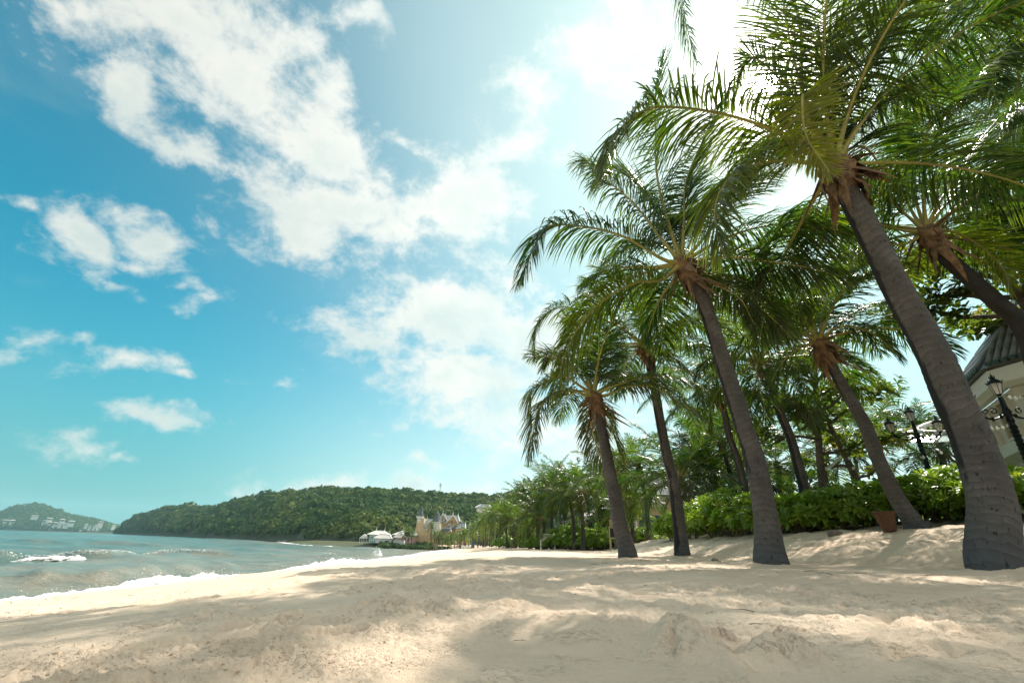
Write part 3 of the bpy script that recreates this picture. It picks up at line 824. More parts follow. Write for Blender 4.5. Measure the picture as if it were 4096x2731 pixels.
def tube_np(P, r, n=6):
    """tube along P (numpy), radii r"""
    P = np.asarray(P, float); r = np.asarray(r, float)
    T = np.gradient(P, axis=0); T /= np.linalg.norm(T, axis=1, keepdims=True)
    A = np.zeros_like(P)
    a = np.cross(T[0], [.3, .7, .2]); a /= np.linalg.norm(a)
    for i in range(len(P)):
        a = a-T[i]*a.dot(T[i]); a /= np.linalg.norm(a); A[i] = a
    B = np.cross(T, A)
    an = np.linspace(0, 2*np.pi, n, endpoint=False)
    V = P[:, None]+r[:, None, None]*(A[:, None]*np.cos(an)[None, :, None]+B[:, None]*np.sin(an)[None, :, None])
    i, j = np.meshgrid(np.arange(len(P)-1), np.arange(n), indexing='ij')
    q = np.stack([i*n+j, i*n+(j+1) % n, (i+1)*n+(j+1) % n, (i+1)*n+j], 2).reshape(-1, 4)
    return V.reshape(-1, 3), q, A, B, T

def frond_arrays(P, pairs, Lmax, rg, width=.042, hang=1.0, lift=.25, segs=4, wind=.12, petiole=.16, twist=0.0, tear=.03, age=0.0):
    """leaflets along the midrib curve P (n x 3)"""
    n = len(P)
    T = np.gradient(P, axis=0); T /= np.linalg.norm(T, axis=1, keepdims=True)
    az = P[-1]-P[0]; az[2] = 0
    if np.linalg.norm(az) < .15: az = np.array([.3, -1, 0])
    az /= np.linalg.norm(az)
    S0 = np.cross(az, [0, 0, 1.0])
    s = np.repeat(petiole+(1-petiole)*(np.linspace(0, 1, pairs)**.92), 2)
    s = np.clip(s+rg.normal(0, .15/pairs, len(s)), petiole, .998)
    side = np.tile([1.0, -1.0], pairs)
    keep = rg.uniform(0, 1, len(s)) > tear
    s, side = s[keep], side[keep]
    m = len(s)
    idx = s*(n-1); i0 = np.floor(idx).astype(int).clip(0, n-2); f = (idx-i0)[:, None]
    base = P[i0]*(1-f)+P[i0+1]*f
    t = T[i0]*(1-f)+T[i0+1]*f; t /= np.linalg.norm(t, axis=1, keepdims=True)
    Sd = S0-t*(t@S0)[:, None]; Sd /= np.linalg.norm(Sd, axis=1, keepdims=True)
    N = np.cross(Sd, t)
    tw = twist*s
    Sd, N = Sd*np.cos(tw)[:, None]+N*np.sin(tw)[:, None], N*np.cos(tw)[:, None]-Sd*np.sin(tw)[:, None]
    q = (s-petiole)/(1-petiole)
    L = Lmax*np.interp(q, [0, .12, .35, .6, .85, 1], [.55, .85, 1.0, .92, .62, .30])*rg.normal(1, .06, m).clip(.7, 1.2)
    ang = np.radians(np.interp(q, [0, .5, 1], [66, 52, 22])+rg.normal(0, 7.5, m))
    lf = lift*(1-.4*q)+rg.normal(0, .12, m)
    d = Sd*(side*np.sin(ang))[:, None]+t*np.cos(ang)[:, None]+N*lf[:, None]
    d /= np.linalg.norm(d, axis=1, keepdims=True)
    k = np.linspace(0, 1, segs+1)
    hg = (hang*rg.normal(1, .28, m).clip(.3, 1.8))
    wd = WIND*wind
    pts = []
    for kk in k:
        dirk = d+np.array([0, 0, -1.0])*(hg*1.6*kk)[:, None]+wd*(2.2*kk)
        dirk /= np.linalg.norm(dirk, axis=1, keepdims=True)
        pts.append(dirk)
    D = np.stack(pts, 1)                                 # m x (segs+1) x 3
    C = np.concatenate([base[:, None], base[:, None]+np.cumsum(D[:, :-1]*(L/segs)[:, None, None], axis=1)], 1)
    wv = np.cross(D, N[:, None]); nv = np.linalg.norm(wv, axis=2, keepdims=True)
    wv = wv/np.maximum(nv, .05)
    rl = rg.normal(0, .45, (m, 1, 1))                    # each leaflet turns a little about its own axis
    wv = wv*np.cos(rl)+np.cross(D, wv)*np.sin(rl)
    wp = np.interp(k, [0, .12, .4, .8, 1], [.45, .9, 1.0, .62, 0.0])
    W = (width*np.interp(q, [0, .3, .8, 1], [.8, 1, .8, .5]))[:, None]*wp[None]*.5
    A = C[:, :-1]-wv[:, :-1]*W[:, :-1, None]; B = C[:, :-1]+wv[:, :-1]*W[:, :-1, None]
    tip = C[:, -1:]
    V = np.concatenate([np.stack([A, B], 2).reshape(m, -1, 3), tip], 1)
    nvx = V.shape[1]
    off_ = (np.arange(m)*nvx)[:, None]
    Q = []
    for j in range(segs-1):
        Q.append(off_+np.array([2*j, 2*j+1, 2*j+3, 2*j+2])[None])
    Q = np.concatenate(Q) if Q else np.zeros((0, 4), int)
    TR = off_+np.array([2*segs-2, 2*segs-1, 2*segs])[None]
    ag = np.clip(age+rg.normal(0, .07, m), 0, 1)
    agv = np.repeat(ag[:, None], nvx, 1)
    agv[:, -1] = np.clip(agv[:, -1]+.25, 0, 1)
    return V.reshape(-1, 3), Q, TR, agv.ravel()

def frond_mesh(P, name='frond', **kw):
    V, Q, TR, ag = frond_arrays(P, **kw)
    return np_mesh(name, V, [Q, TR], M_FROND, False, {'age': ag})
def midrib_mesh(P, r0, n=6, r1=.006):
    k = np.linspace(0, 1, len(P))
    r = r0*np.interp(k, [0, .05, .2, 1], [1.25, .8, .5, .09])
    r = np.maximum(r, r1)
    V, q, *_ = tube_np(P, r, n)
    return np_mesh('midrib', V, [q], M_RACHIS, True)

def arc(az, el0, length, droop, n=26, bend=0.0, rg=None, start=.10):
    """midrib from the origin: azimuth, starting elevation (deg), droop (deg over the length)"""
    k = np.linspace(0, 1, n)
    el = np.radians(el0-droop*k**1.45); a = np.radians(az+bend*k)
    d = np.stack([np.cos(el)*np.sin(a), np.cos(el)*np.cos(a), np.sin(el)], 1)*(length/(n-1))
    P = np.concatenate([[[0, 0, 0]], np.cumsum(d[:-1], 0)])
    return P

def trunk_mesh(P, r, seed, near=True, stain=None, mat=None, flare=.75):
    """P: centre line from the ground up; r: radius above the flare (bottom, top)"""
    L = np.linalg.norm(np.diff(P, axis=0), axis=1).sum()
    n = max(12, int(L/(.022 if near else .12))); m = 48 if near else 12
    C = catmull(P, n)
    h = np.linspace(0, L, n)
    rad = np.interp(h/L, [0, 1], r)*(1+flare*np.exp(-h/.22)+.22*np.exp(-h/.9))
    rad *= np.where(h > L-.25, 1+.25*(h-L+.25)/.25, 1)
    V, q, A, B, T = tube_np(C, rad, m)
    H = np.repeat(h, m); AN = np.tile(np.linspace(0, 1, m, endpoint=False), n)
    cx, cy_ = np.cos(AN*2*np.pi), np.sin(AN*2*np.pi)
    if near:
        # ring scars: a step every hand's breadth, wandering round the stem
        ph = H*8.5+fbm(H*1.2+cx*.5+seed, cy_*.5+H*.3, 3, seed)*2.2+.25*cx
        fr = ph-np.floor(ph)
        ring = np.where(fr < .12, -(1-fr/.12), (fr-.12)*.35)
        lum = fbm(cx*1.6+seed, H*2.0+cy_*1.6, 4, seed+1)
        cr_ = fbm(AN*38+.0, H*5.0, 3, seed+2)
        dr = ring*.0075+lum*.020+cr_*.008
        cen = np.repeat(C, m, axis=0)
        nrm = V-cen; nrm /= np.linalg.norm(nrm, axis=1, keepdims=True)
        V = V+nrm*dr[:, None]
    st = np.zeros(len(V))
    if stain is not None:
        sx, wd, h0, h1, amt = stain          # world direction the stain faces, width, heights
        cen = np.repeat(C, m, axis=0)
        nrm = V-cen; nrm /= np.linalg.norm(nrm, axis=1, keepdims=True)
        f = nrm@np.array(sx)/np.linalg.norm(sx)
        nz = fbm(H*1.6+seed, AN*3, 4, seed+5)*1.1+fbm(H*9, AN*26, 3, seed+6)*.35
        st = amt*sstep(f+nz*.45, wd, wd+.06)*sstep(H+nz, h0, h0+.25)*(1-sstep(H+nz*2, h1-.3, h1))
    ends = [q]
    return np_mesh('trunk', V, ends, mat or M_TRUNK, True, {'along': H, 'around': AN, 'stain': st}), C, T[-1]

def sheath_mesh(seed, r, n=34):
    """the torn brown leaf bases and fibre round the growing point; origin at the top of the trunk"""
    rg_ = np.random.default_rng(seed)
    Vs, Fs, b = [], [], 0
    # fibrous core
    hh = np.linspace(-.35, .30, 14); mm = 20
    an = np.linspace(0, 2*np.pi, mm, endpoint=False)
    rr_ = r*np.interp(hh, [-.35, -.1, .1, .3], [1.05, 1.55, 1.45, .5])
    H2, A2 = np.meshgrid(hh, an, indexing='ij')
    R2_ = rr_[:, None]*(1+1.1*fbm(np.cos(A2)*2+seed, H2*7+np.sin(A2)*2, 4, seed))
    Vs.append(np.stack([R2_*np.cos(A2), R2_*np.sin(A2), H2], 2).reshape(-1, 3))
    i, j = np.meshgrid(np.arange(13), np.arange(mm), indexing='ij')
    Fs.append(np.stack([i*mm+j, i*mm+(j+1) % mm, (i+1)*mm+(j+1) % mm, (i+1)*mm+j], 2).reshape(-1, 4)); b = len(Vs[0])
    for k in range(n):
        a = rg_.uniform(0, 2*np.pi); z0 = rg_.uniform(-.38, .15); L = rg_.uniform(.18, .62)
        el = rg_.uniform(-1.5, -.5) if k % 4 else rg_.uniform(-.2, 1.1); w = rg_.uniform(.02, .085)
        s_ = np.linspace(0, 1, 6)
        rad = r*1.2+L*s_*np.cos(el+s_*rg_.uniform(-.8, .8)); z = z0+L*s_*np.sin(el)-.12*s_**2
        c = np.stack([rad*np.cos(a), rad*np.sin(a), z], 1)
        sd = np.array([-np.sin(a), np.cos(a), rg_.normal(0, .3)])*w
        ww = np.array([1, 1.1, .9, .7, .45, .05])[:, None]
        up = np.array([np.cos(a), np.sin(a), .5])*w*.5
        V = np.stack([c-sd*ww, c+up*ww, c+sd*ww], 1).reshape(-1, 3)
        F = []
        for q in range(5):
            F += [(b+3*q, b+3*q+1, b+3*q+4, b+3*q+3), (b+3*q+1, b+3*q+2, b+3*q+5, b+3*q+4)]
        Vs.append(V); Fs.append(np.array(F)); b += len(V)
    return np_mesh('leaf_sheath', np.concatenate(Vs), Fs, M_SHEATH, True)

def px_curve(pts, y0, y1):
    """a curve through picture points whose distance runs from y0 to y1"""
    d = np.concatenate([[0], np.cumsum([math.hypot(b[0]-a[0], b[1]-a[1]) for a, b in zip(pts[:-1], pts[1:])])])
    return np.array([PY(p[0], p[1], y0+(y1-y0)*q/d[-1]) for p, q in zip(pts, d)])

def add_fronds(root, base, top, key, auto, seed, Lmax=1.0, length=3.6, pairs=120, r0=.045, width=.034, wind=.12, segs=4, skip=None, age=.06):
    """key: measured fronds (points, y at the tip, options); auto: [(azimuth, elevation, droop, length factor)]"""
    rg_ = np.random.default_rng(seed)
    curves = []
    for pts, y1, o in key:
        P = np.array([PY(p[0], p[1], top[1]+(y1-top[1])*k/(len(pts)-1)) for k, p in enumerate(pts)])
        P[0] = top+(P[1]-top)/np.linalg.norm(P[1]-top)*.08
        curves.append((catmull(P, 34), dict(o)))
    for az, el, dr, lf in auto:
        P = arc(az+rg_.normal(0, 5), el+rg_.normal(0, 4), length*lf*rg_.normal(1, .05), dr*rg_.normal(1, .1), 34, rg_.normal(0, 14))
        d0 = P[1]/np.linalg.norm(P[1])
        curves.append((P+top+d0*.08, {}))
    for P, o in curves:
        Ltot = np.linalg.norm(np.diff(P, axis=0), axis=1).sum()
        kw = dict(pairs=int(max(20, pairs*min(1.15, Ltot/length))), Lmax=Lmax*min(1.1, .55+.45*Ltot/length), rg=rg_, width=width,
                  hang=float(np.interp(math.degrees(math.asin((P[8]-P[0])[2]/np.linalg.norm(P[8]-P[0]))), [-20, 30, 80], [1.25, .95, .45]))*rg_.uniform(.8, 1.2), lift=rg_.uniform(.08, .25), segs=segs, wind=wind*rg_.uniform(.3, 1.3), twist=rg_.normal(0, .35), age=abs(rg_.normal(0, .05))+age)
        lab = o.pop('label', None)
        kw.update(o)
        org = P[0].copy()
        f = link('frond', frond_mesh(P-org, **kw), root, tuple(org-base))
        link('midrib', midrib_mesh(P-org, r0), f)
        if lab: f['label'] = lab

def fan(n, seed, el=(80, -25), lf=(.75, 1.0), avoid=None, az0=0):
    rg_ = random.Random(seed)
    out_ = []
    for k in range(n):
        a = (az0+k*137.5) % 360
        q = (k+.5)/n
        if avoid and any(abs((a-m_+180) % 360-180) < w and e0 <= el[0]+(el[1]-el[0])*q <= e1 for m_, w, e0, e1 in avoid): continue
        out_.append((a, el[0]+(el[1]-el[0])*q, 45+45*q, lf[0]+(lf[1]-lf[0])*min(1, .4+q)))
    return out_

PALMS = {}
def near_palm(key_, px, y0, y1, r, label, key=(), auto=(), seed=1, stain=None, length=3.7, pairs=120, flare=.75, sink=.12, Lmax=1.0, r0=.05, width=.029, age=.06, group='coconut palms leaning along the beach', nsheath=38):
    C = px_curve(px, y0, y1)
    base = C[0].copy()
    base[2] = ground(base[0], base[1])
    C = np.concatenate([[base+(C[0]-C[1])*0+[0, 0, -sink]], C[:1]*0+base+[(C[1][0]-base[0])*.06, (C[1][1]-base[1])*.06, .12], C[1:]])
    root = empty('coconut_palm', tuple(base), label, 'palm tree', group)
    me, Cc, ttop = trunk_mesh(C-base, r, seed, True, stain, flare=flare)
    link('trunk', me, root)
    top = C[-1]
    sh_ = link('leaf_sheath', sheath_mesh(seed, r[1], nsheath), root, tuple(top-base))
    sh_.rotation_euler = Vector(ttop).to_track_quat('Z', 'Y').to_euler()
    tp = top+ttop*.12
    add_fronds(root, base, tp, key, auto, seed, Lmax=Lmax, length=length, pairs=pairs, r0=r0, width=width, age=age)
    PALMS[key_] = (base, tp)
    return root

P1_KEY = [
 ([(3349,689),c6(1050,770),c6(900,680),c6(700,610),c6(450,565),c6(250,570),c6(100,680),c6(10,870)], 4.0, dict(hang=1.2, age=0.165, lift=.1)),
 ([(3349,689),c6(1080,850),c6(930,840),c6(750,880),c6(640,980),c6(600,1120),c6(640,1310)], 3.9, dict(hang=.95, age=0.209)),
 ([(3349,689),c6(1150,760),c6(1070,520),c6(1000,250),c6(955,0),c6(930,-160)], 4.2, dict(age=0.110)),
 ([(3349,689),c6(1060,500),c6(1040,100),c6(880,-280),c6(640,-420),c6(470,-200),c6(440,60),c6(510,330)], 4.3, dict(age=0.088, hang=.95)),
 ([(3349,689),c6(1060,560),c6(800,300),c6(690,470),c6(620,560)], 5.4, dict(Lmax=.55, age=0.110)),
 ([(3349,689),c6(1190,500),c6(1200,300),c6(1300,100),c6(1420,-40)], 4.0, dict()),
 ([(3349,689),c6(1290,620),c6(1420,330),c6(1600,180),c6(1760,230)], 4.4, dict()),
 ([(3349,689),c6(1350,650),c6(1500,520),c6(1650,500),c6(1780,600)], 5.2, dict()),
 ([(3349,689),c6(1230,500),c6(1330,200),c6(1500,40),c6(1700,60)], 5.2, dict()),
 ([(3349,689),c6(1100,800),c6(1000,700),c6(860,720),c6(760,820),c6(700,1000)], 5.6, dict(age=0.110)),
 ([(3349,689),c6(1180,780),c6(1090,640),c6(1060,500),c6(1075,700),c6(1200,900)], 3.6, dict(age=0.600, hang=.2, Lmax=.6, label='old yellowing frond hanging over the trunk')),
]
P1_AUTO = [(20, 60, 60, 1.0), (70, 45, 70, 1.0), (110, 55, 60, .95), (150, 60, 70, .9), (40, 20, 70, 1.0), (95, 10, 70, .9), (30, 65, 60, 1.0), (200, 70, 60, .85), (10, 0, 60, .9)]
P2_KEY = [
 ([(2735,1060),c5(850,440),c5(640,320),c5(400,265),c5(230,290),c5(110,545)], 6.3, dict(hang=1.2, lift=.15, label='long frond arching out over the open sand', age=.04)),
 ([(2735,1060),c5(880,250),c5(820,0),c6(290,700),c6(290,480),c6(330,280)], 6.9, dict(hang=.12, lift=.1, twist=.1, age=.02)),
 ([(2735,1060),c5(840,330),c5(700,150),c5(560,30),c5(440,-70),c5(425,-40)], 6.6, dict(hang=1.0, age=.12)),
 ([(2735,1060),c5(840,550),c5(720,560),c5(560,640),c5(400,810),c5(310,1020)], 6.1, dict(hang=1.1, age=.25)),
 ([(2735,1060),c5(800,480),c5(700,480),c5(560,500),c5(430,575)], 7.8, dict(hang=1.1)),
 ([(2735,1060),c6(440,1150),c6(450,950),c6(530,750),c6(620,560)], 7.4, dict(age=.1)),
 ([(2735,1060),c6(560,1220),c6(640,1080),c6(760,950),c6(900,900)], 7.6, dict(age=.08)),
 ([(2735,1060),c6(640,1340),c6(850,1360),c6(1100,1400),c6(1310,1460)], 6.2, dict(hang=1.2, lift=.05, age=.06)),
 ([(2735,1060),c5(1040,540),c5(1120,570),c5(1250,640),c5(1330,780)], 7.4, dict()),
 ([(2735,1060),c5(900,560),c5(840,640),c5(790,760),c5(770,850)], 7.2, dict(age=.02)),
 ([(2735,1060),c5(940,330),c5(950,150),c5(1000,-20)], 7.6, dict(age=.02)),
 ([(2735,1060),c5(900,330),c5(760,100),c5(650,0),c5(560,-20),c5(480,60)], 8.0, dict(age=.1)),
]
P2_AUTO = [(30, 40, 70, 1.0), (70, 25, 70, 1.0), (0, 15, 60, 1.0), (110, 35, 80, .9), (330, 25, 70, .95), (50, 65, 60, .9), (350, 60, 60, .9), (60, -5, 50, .8)]
P3_KEY = [
 ([(2578,1380),c5(700,850),c5(600,780),c5(420,705),c5(290,695),c5(195,790),c5(180,940)], 10.8, dict(hang=1.1)),
 ([(2578,1380),c5(690,900),c5(600,890),c5(450,950),c5(340,1030),c5(275,1150)], 11.0, dict(hang=1.1, age=.1)),
 ([(2578,1380),c5(820,850),c5(920,790),c5(1060,750),c5(1180,770)], 11.5, dict()),
 ([(2578,1380),c5(820,910),c5(910,960),c5(1000,1050),c5(1060,1190)], 11.2, dict(hang=1.2)),
 ([(2578,1380),c5(740,780),c5(700,640),c5(620,520),c5(480,480)], 12.4, dict()),
 ([(2578,1380),c5(765,760),c5(780,620),c5(860,500)], 12.4, dict()),
 ([(2578,1380),c5(700,840),c5(560,720),c5(480,560),c5(420,575)], 13.0, dict(age=.1)),
 ([(2578,1380),c5(830,870),c5(960,860),c5(1080,930),c5(1150,1040)], 12.8, dict(age=.12)),
]
P3_AUTO = [(30, 60, 60, .9), (80, 40, 70, .95), (10, 25, 70, .95), (330, 45, 70, .9), (130, 55, 60, .9), (50, 10, 60, .9), (350, 0, 60, .85), (290, 5, 60, .8), (200, 50, 70, .8)]
P4_KEY = [
 ([(2379,1590),c5(440,1150),c5(370,1120),c5(280,1150),c5(195,1240),c5(160,1470)], 9.3, dict(hang=.95, age=.16)),
 ([(2379,1590),c5(430,1110),c5(330,1050),c5(240,1080),c5(165,1140),c5(165,1290)], 9.6, dict(hang=1.1, age=.2)),
 ([(2379,1590),c5(560,1150),c5(660,1105),c5(800,1105),c5(920,1170),c5(1060,1270)], 9.6, dict(hang=1.1)),
 ([(2379,1590),c5(560,1240),c5(600,1370),c5(640,1480)], 9.8, dict(hang=1.1, age=.25)),
 ([(2379,1590),c5(450,1050),c5(400,880),c5(330,720)], 10.3, dict()),
 ([(2379,1590),c5(500,1040),c5(540,900),c5(640,800)], 10.6, dict()),
 ([(2379,1590),c5(470,1080),c5(380,960),c5(280,930),c5(220,1010)], 10.8, dict(age=.08)),
 ([(2379,1590),c5(470,1250),c5(500,1400),c5(560,1550)], 10.9, dict(age=.15)),
]
P4_AUTO = [(20, 50, 70, .9), (70, 40, 70, .9), (110, 20, 60, .9), (340, 30, 70, .9), (45, 70, 60, .8), (170, 60, 60, .8), (300, 60, 70, .8), (0, 5, 60, .85)]
P7_KEY = [
 ([(3285,1380),c4(660,20),c4(760,10),c4(900,60),c4(1045,190)], 8.2, dict(hang=1.2, age=.1, label='sunlit frond with its leaflets hanging straight down')),
 ([(3285,1380),c4(480,60),c4(350,10),c4(180,30),c4(60,160)], 8.4, dict()),
 ([(3285,1380),c4(520,-40),c4(430,-200),c4(300,-290)], 8.8, dict()),
 ([(3285,1380),c4(590,-60),c4(640,-250),c4(760,-380)], 9.2, dict()),
 ([(3285,1380),c4(680,-10),c4(860,-120),c4(1050,-130)], 9.6, dict()),
 ([(3285,1380),c4(460,130),c4(360,200),c4(280,330)], 9.4, dict()),
]
P7_AUTO = [(20, 50, 70, 1), (70, 30, 70, 1), (110, 10, 60, 1), (340, 25, 70, 1), (300, 50, 70, 1), (45, 5, 60, .9), (170, 45, 80, .9), (230, 30, 80, .9), (90, 65, 60, .9), (0, 70, 60, .9)]
P8_KEY = [
 ([(3701,905),c7(0,0) and s7(430,520),s7(300,400),s7(20,190),s7(-200,40)], 6.6, dict(hang=1.1)),
 ([(3701,905),s7(600,480),s7(580,200),s7(560,-60),s7(500,-400)], 6.7, dict(hang=.3)),
 ([(3701,905),s7(740,580),s7(880,350),s7(1100,0),s7(1330,-180),s7(1600,-420)], 6.6, dict(hang=.4)),
 ([(3701,905),s7(830,650),s7(1000,470),s7(1250,250),s7(1560,130)], 7.2, dict(hang=1.1)),
 ([(3701,905),s7(850,720),s7(1000,760),s7(1220,900),s7(1360,1050),s7(1440,1200)], 6.7, dict(hang=.1, lift=.05, age=.5, label='yellow green frond lit through from behind')),
 ([(3701,905),s7(480,720),s7(260,670),s7(-100,640),s7(-500,560)], 7.4, dict(hang=1.2)),
 ([(3701,905),s7(500,840),s7(350,850),s7(150,900),s7(0,1050)], 7.6, dict(hang=1.1)),
 ([(3701,905),s7(640,900),s7(560,1020),s7(520,1120),s7(600,1300)], 8.2, dict(hang=.4, age=.25)),
 ([(3701,905),s7(560,560),s7(450,300),s7(420,0),s7(460,-200)], 7.4, dict(hang=1.1)),
]
P8_AUTO = [(20, 50, 70, 1), (60, 30, 70, 1), (100, 55, 70, 1), (130, 30, 70, 1), (350, 30, 70, 1), (310, 40, 70, .9), (80, 0, 60, .9), (190, 65, 70, .9)]
LEFTW = (-1, -.25, .05)
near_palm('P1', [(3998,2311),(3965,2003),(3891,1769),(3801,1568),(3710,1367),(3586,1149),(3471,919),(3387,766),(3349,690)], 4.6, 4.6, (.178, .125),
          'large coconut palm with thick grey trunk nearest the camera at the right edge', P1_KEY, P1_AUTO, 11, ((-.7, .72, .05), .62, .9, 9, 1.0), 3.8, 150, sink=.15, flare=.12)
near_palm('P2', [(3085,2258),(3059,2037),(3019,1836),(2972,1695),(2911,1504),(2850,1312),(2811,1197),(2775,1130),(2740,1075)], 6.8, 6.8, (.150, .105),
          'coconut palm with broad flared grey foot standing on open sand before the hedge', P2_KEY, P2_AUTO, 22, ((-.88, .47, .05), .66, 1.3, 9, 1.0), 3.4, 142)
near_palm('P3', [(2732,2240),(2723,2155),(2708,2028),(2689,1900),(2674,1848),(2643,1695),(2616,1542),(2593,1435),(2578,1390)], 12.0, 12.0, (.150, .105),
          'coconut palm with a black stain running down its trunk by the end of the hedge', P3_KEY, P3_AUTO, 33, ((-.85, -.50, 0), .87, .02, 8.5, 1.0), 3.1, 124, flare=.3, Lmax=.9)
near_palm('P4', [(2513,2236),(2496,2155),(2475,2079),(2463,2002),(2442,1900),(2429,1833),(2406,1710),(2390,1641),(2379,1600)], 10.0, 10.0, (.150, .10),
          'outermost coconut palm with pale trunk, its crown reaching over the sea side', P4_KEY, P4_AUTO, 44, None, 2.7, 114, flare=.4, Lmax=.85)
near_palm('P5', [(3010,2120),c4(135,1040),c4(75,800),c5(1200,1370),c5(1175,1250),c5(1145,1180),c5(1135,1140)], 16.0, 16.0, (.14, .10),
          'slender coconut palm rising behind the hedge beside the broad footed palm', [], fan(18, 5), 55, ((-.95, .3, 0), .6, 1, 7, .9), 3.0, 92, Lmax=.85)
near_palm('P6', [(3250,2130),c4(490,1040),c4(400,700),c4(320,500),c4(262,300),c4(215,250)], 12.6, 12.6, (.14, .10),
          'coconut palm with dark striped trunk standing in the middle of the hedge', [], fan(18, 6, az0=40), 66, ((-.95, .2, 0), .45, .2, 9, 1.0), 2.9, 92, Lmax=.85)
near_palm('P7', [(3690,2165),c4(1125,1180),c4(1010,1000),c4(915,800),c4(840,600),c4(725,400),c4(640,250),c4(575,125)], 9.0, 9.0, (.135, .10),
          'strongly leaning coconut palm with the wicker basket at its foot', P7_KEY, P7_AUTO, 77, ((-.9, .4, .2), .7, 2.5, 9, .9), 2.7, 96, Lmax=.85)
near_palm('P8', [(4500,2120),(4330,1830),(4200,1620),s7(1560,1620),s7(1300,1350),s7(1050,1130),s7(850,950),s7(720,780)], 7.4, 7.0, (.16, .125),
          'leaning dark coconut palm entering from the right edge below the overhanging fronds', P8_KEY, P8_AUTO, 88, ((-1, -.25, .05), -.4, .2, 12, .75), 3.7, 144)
# palms whose crowns hang in from beyond the top right corner
P9_KEY = [
 ([(4420,60),(4250,90),(4096,165),s6(1300,550),s6(1100,750),s6(900,1000),s6(840,1100)], 5.6, dict(hang=.95)),
 ([(4420,60),(4260,-40),(4096,22),(3920,30),(3800,50),(3720,140)], 5.2, dict(hang=1.1)),
 ([(4420,60),(4200,-150),(3950,-180),(3800,-60),(3775,60),(3760,190)], 4.9, dict(hang=.4)),
 ([(4420,60),(4350,200),(4200,330),(4050,480),(3960,620)], 6.4, dict(hang=1.1)),
 ([(4420,60),(4300,150),(4150,100),(3980,130),(3850,250)], 6.6, dict(hang=1.1)),
]
near_palm('P9', [(5050,2330),(4950,1800),(4800,1100),(4600,500),(4440,100)], 5.4, 5.8, (.16, .12),
          'palm beyond the right edge whose fronds hang into the top right corner', P9_KEY, fan(20, 9, az0=20), 99, None, 4.1, 138)

near_palm('P10', [(4900,2300),(4700,1500),(4450,500),(4200,-250),(4080,-520)], 6.6, 6.6, (.15, .11),
          'palm with its crown above the frame whose frond tips hang into the upper right', [
 ([(4080,-520),(3950,-450),(3780,-300),(3720,-60),(3760,180)], 6.0, dict(hang=.95)),
 ([(4080,-520),(4020,-350),(3980,-100),(3960,120),(3900,330)], 6.2, dict(hang=.95)),
 ([(4080,-520),(4150,-300),(4120,0),(4060,220),(4000,420)], 6.8, dict(hang=.95)),
 ], fan(16, 19, az0=50), 109, None, 4.0, 116)
near_palm('P11', [(4700,2150),(4550,1700),(4380,1150),(4200,700),(4090,480)], 10.5, 10.5, (.15, .11),
          'dark palm farther back filling the sky behind the upper right fronds', [], fan(24, 29, az0=10, lf=(.9, 1.15)), 119, None, 3.4, 104)

# ------------------------------------------------------------------ palms at middle distance: shared crowns
def proto_fronds(seed, count, pairs, segs, length, Lmax, width, n=18):
    rg_ = np.random.default_rng(seed)
    res = []
    for k in range(count):
        q = (k+.5)/count
        P = arc(0, 82-105*q, length*rg_.uniform(.85, 1.05), 40+45*q+rg_.normal(0, 8), n, rg_.normal(0, 16))
        me = frond_mesh(P, pairs=pairs, Lmax=Lmax, rg=rg_, width=width, hang=rg_.uniform(.35, .8), lift=rg_.uniform(.1, .3), segs=segs, wind=.18, twist=rg_.normal(0, .5), tear=.05, age=abs(rg_.normal(.0, .09))+.22*max(0, q-.72))
        mr = midrib_mesh(P, .04, 5, .01)
        res.append((me, mr))
    return res
MID_SETS = [proto_fronds(200+k, 9, 62, 3, 3.6, .92, .046) for k in range(3)]
MID_TRUNKS, MID_SHEATH = {}, [sheath_mesh(300+k, .12, 24) for k in range(2)]
def mid_palm(px, y, label, group, seed, nf=19, size=1.0, r=(.135, .10), stain=True, drop=None):
    C = px_curve(px, y, y)
    base = C[0].copy(); base[2] = ground(base[0], base[1])
    C[0] = base-[0, 0, .1]
    root = empty('coconut_palm', tuple(base), label, 'palm tree', group)
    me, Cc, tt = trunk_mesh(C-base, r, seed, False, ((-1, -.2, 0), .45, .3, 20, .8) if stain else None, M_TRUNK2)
    link('trunk', me, root)
    top = C[-1]-base
    s_ = link('leaf_sheath', MID_SHEATH[seed % 2], root, tuple(top))
    rg_ = random.Random(seed)
    fs = MID_SETS[seed % 3]
    for k in range(nf):
        q = (k+.5)/nf
        me_, mr = fs[min(8, int(q*9))]
        f = link('frond', me_, root, tuple(top+[0, 0, .1]))
        f.rotation_euler = (rg_.gauss(0, .08), rg_.gauss(0, .08), math.radians(k*137.5+rg_.uniform(-15, 15)))
        sc_ = size*rg_.uniform(.9, 1.1)*(.72 if q < .12 else 1.0)
        f.scale = (sc_*rg_.choice((-1, 1)), sc_, sc_)
        link('midrib', mr, f)
    return root
G2 = 'palms in the garden behind the beach'
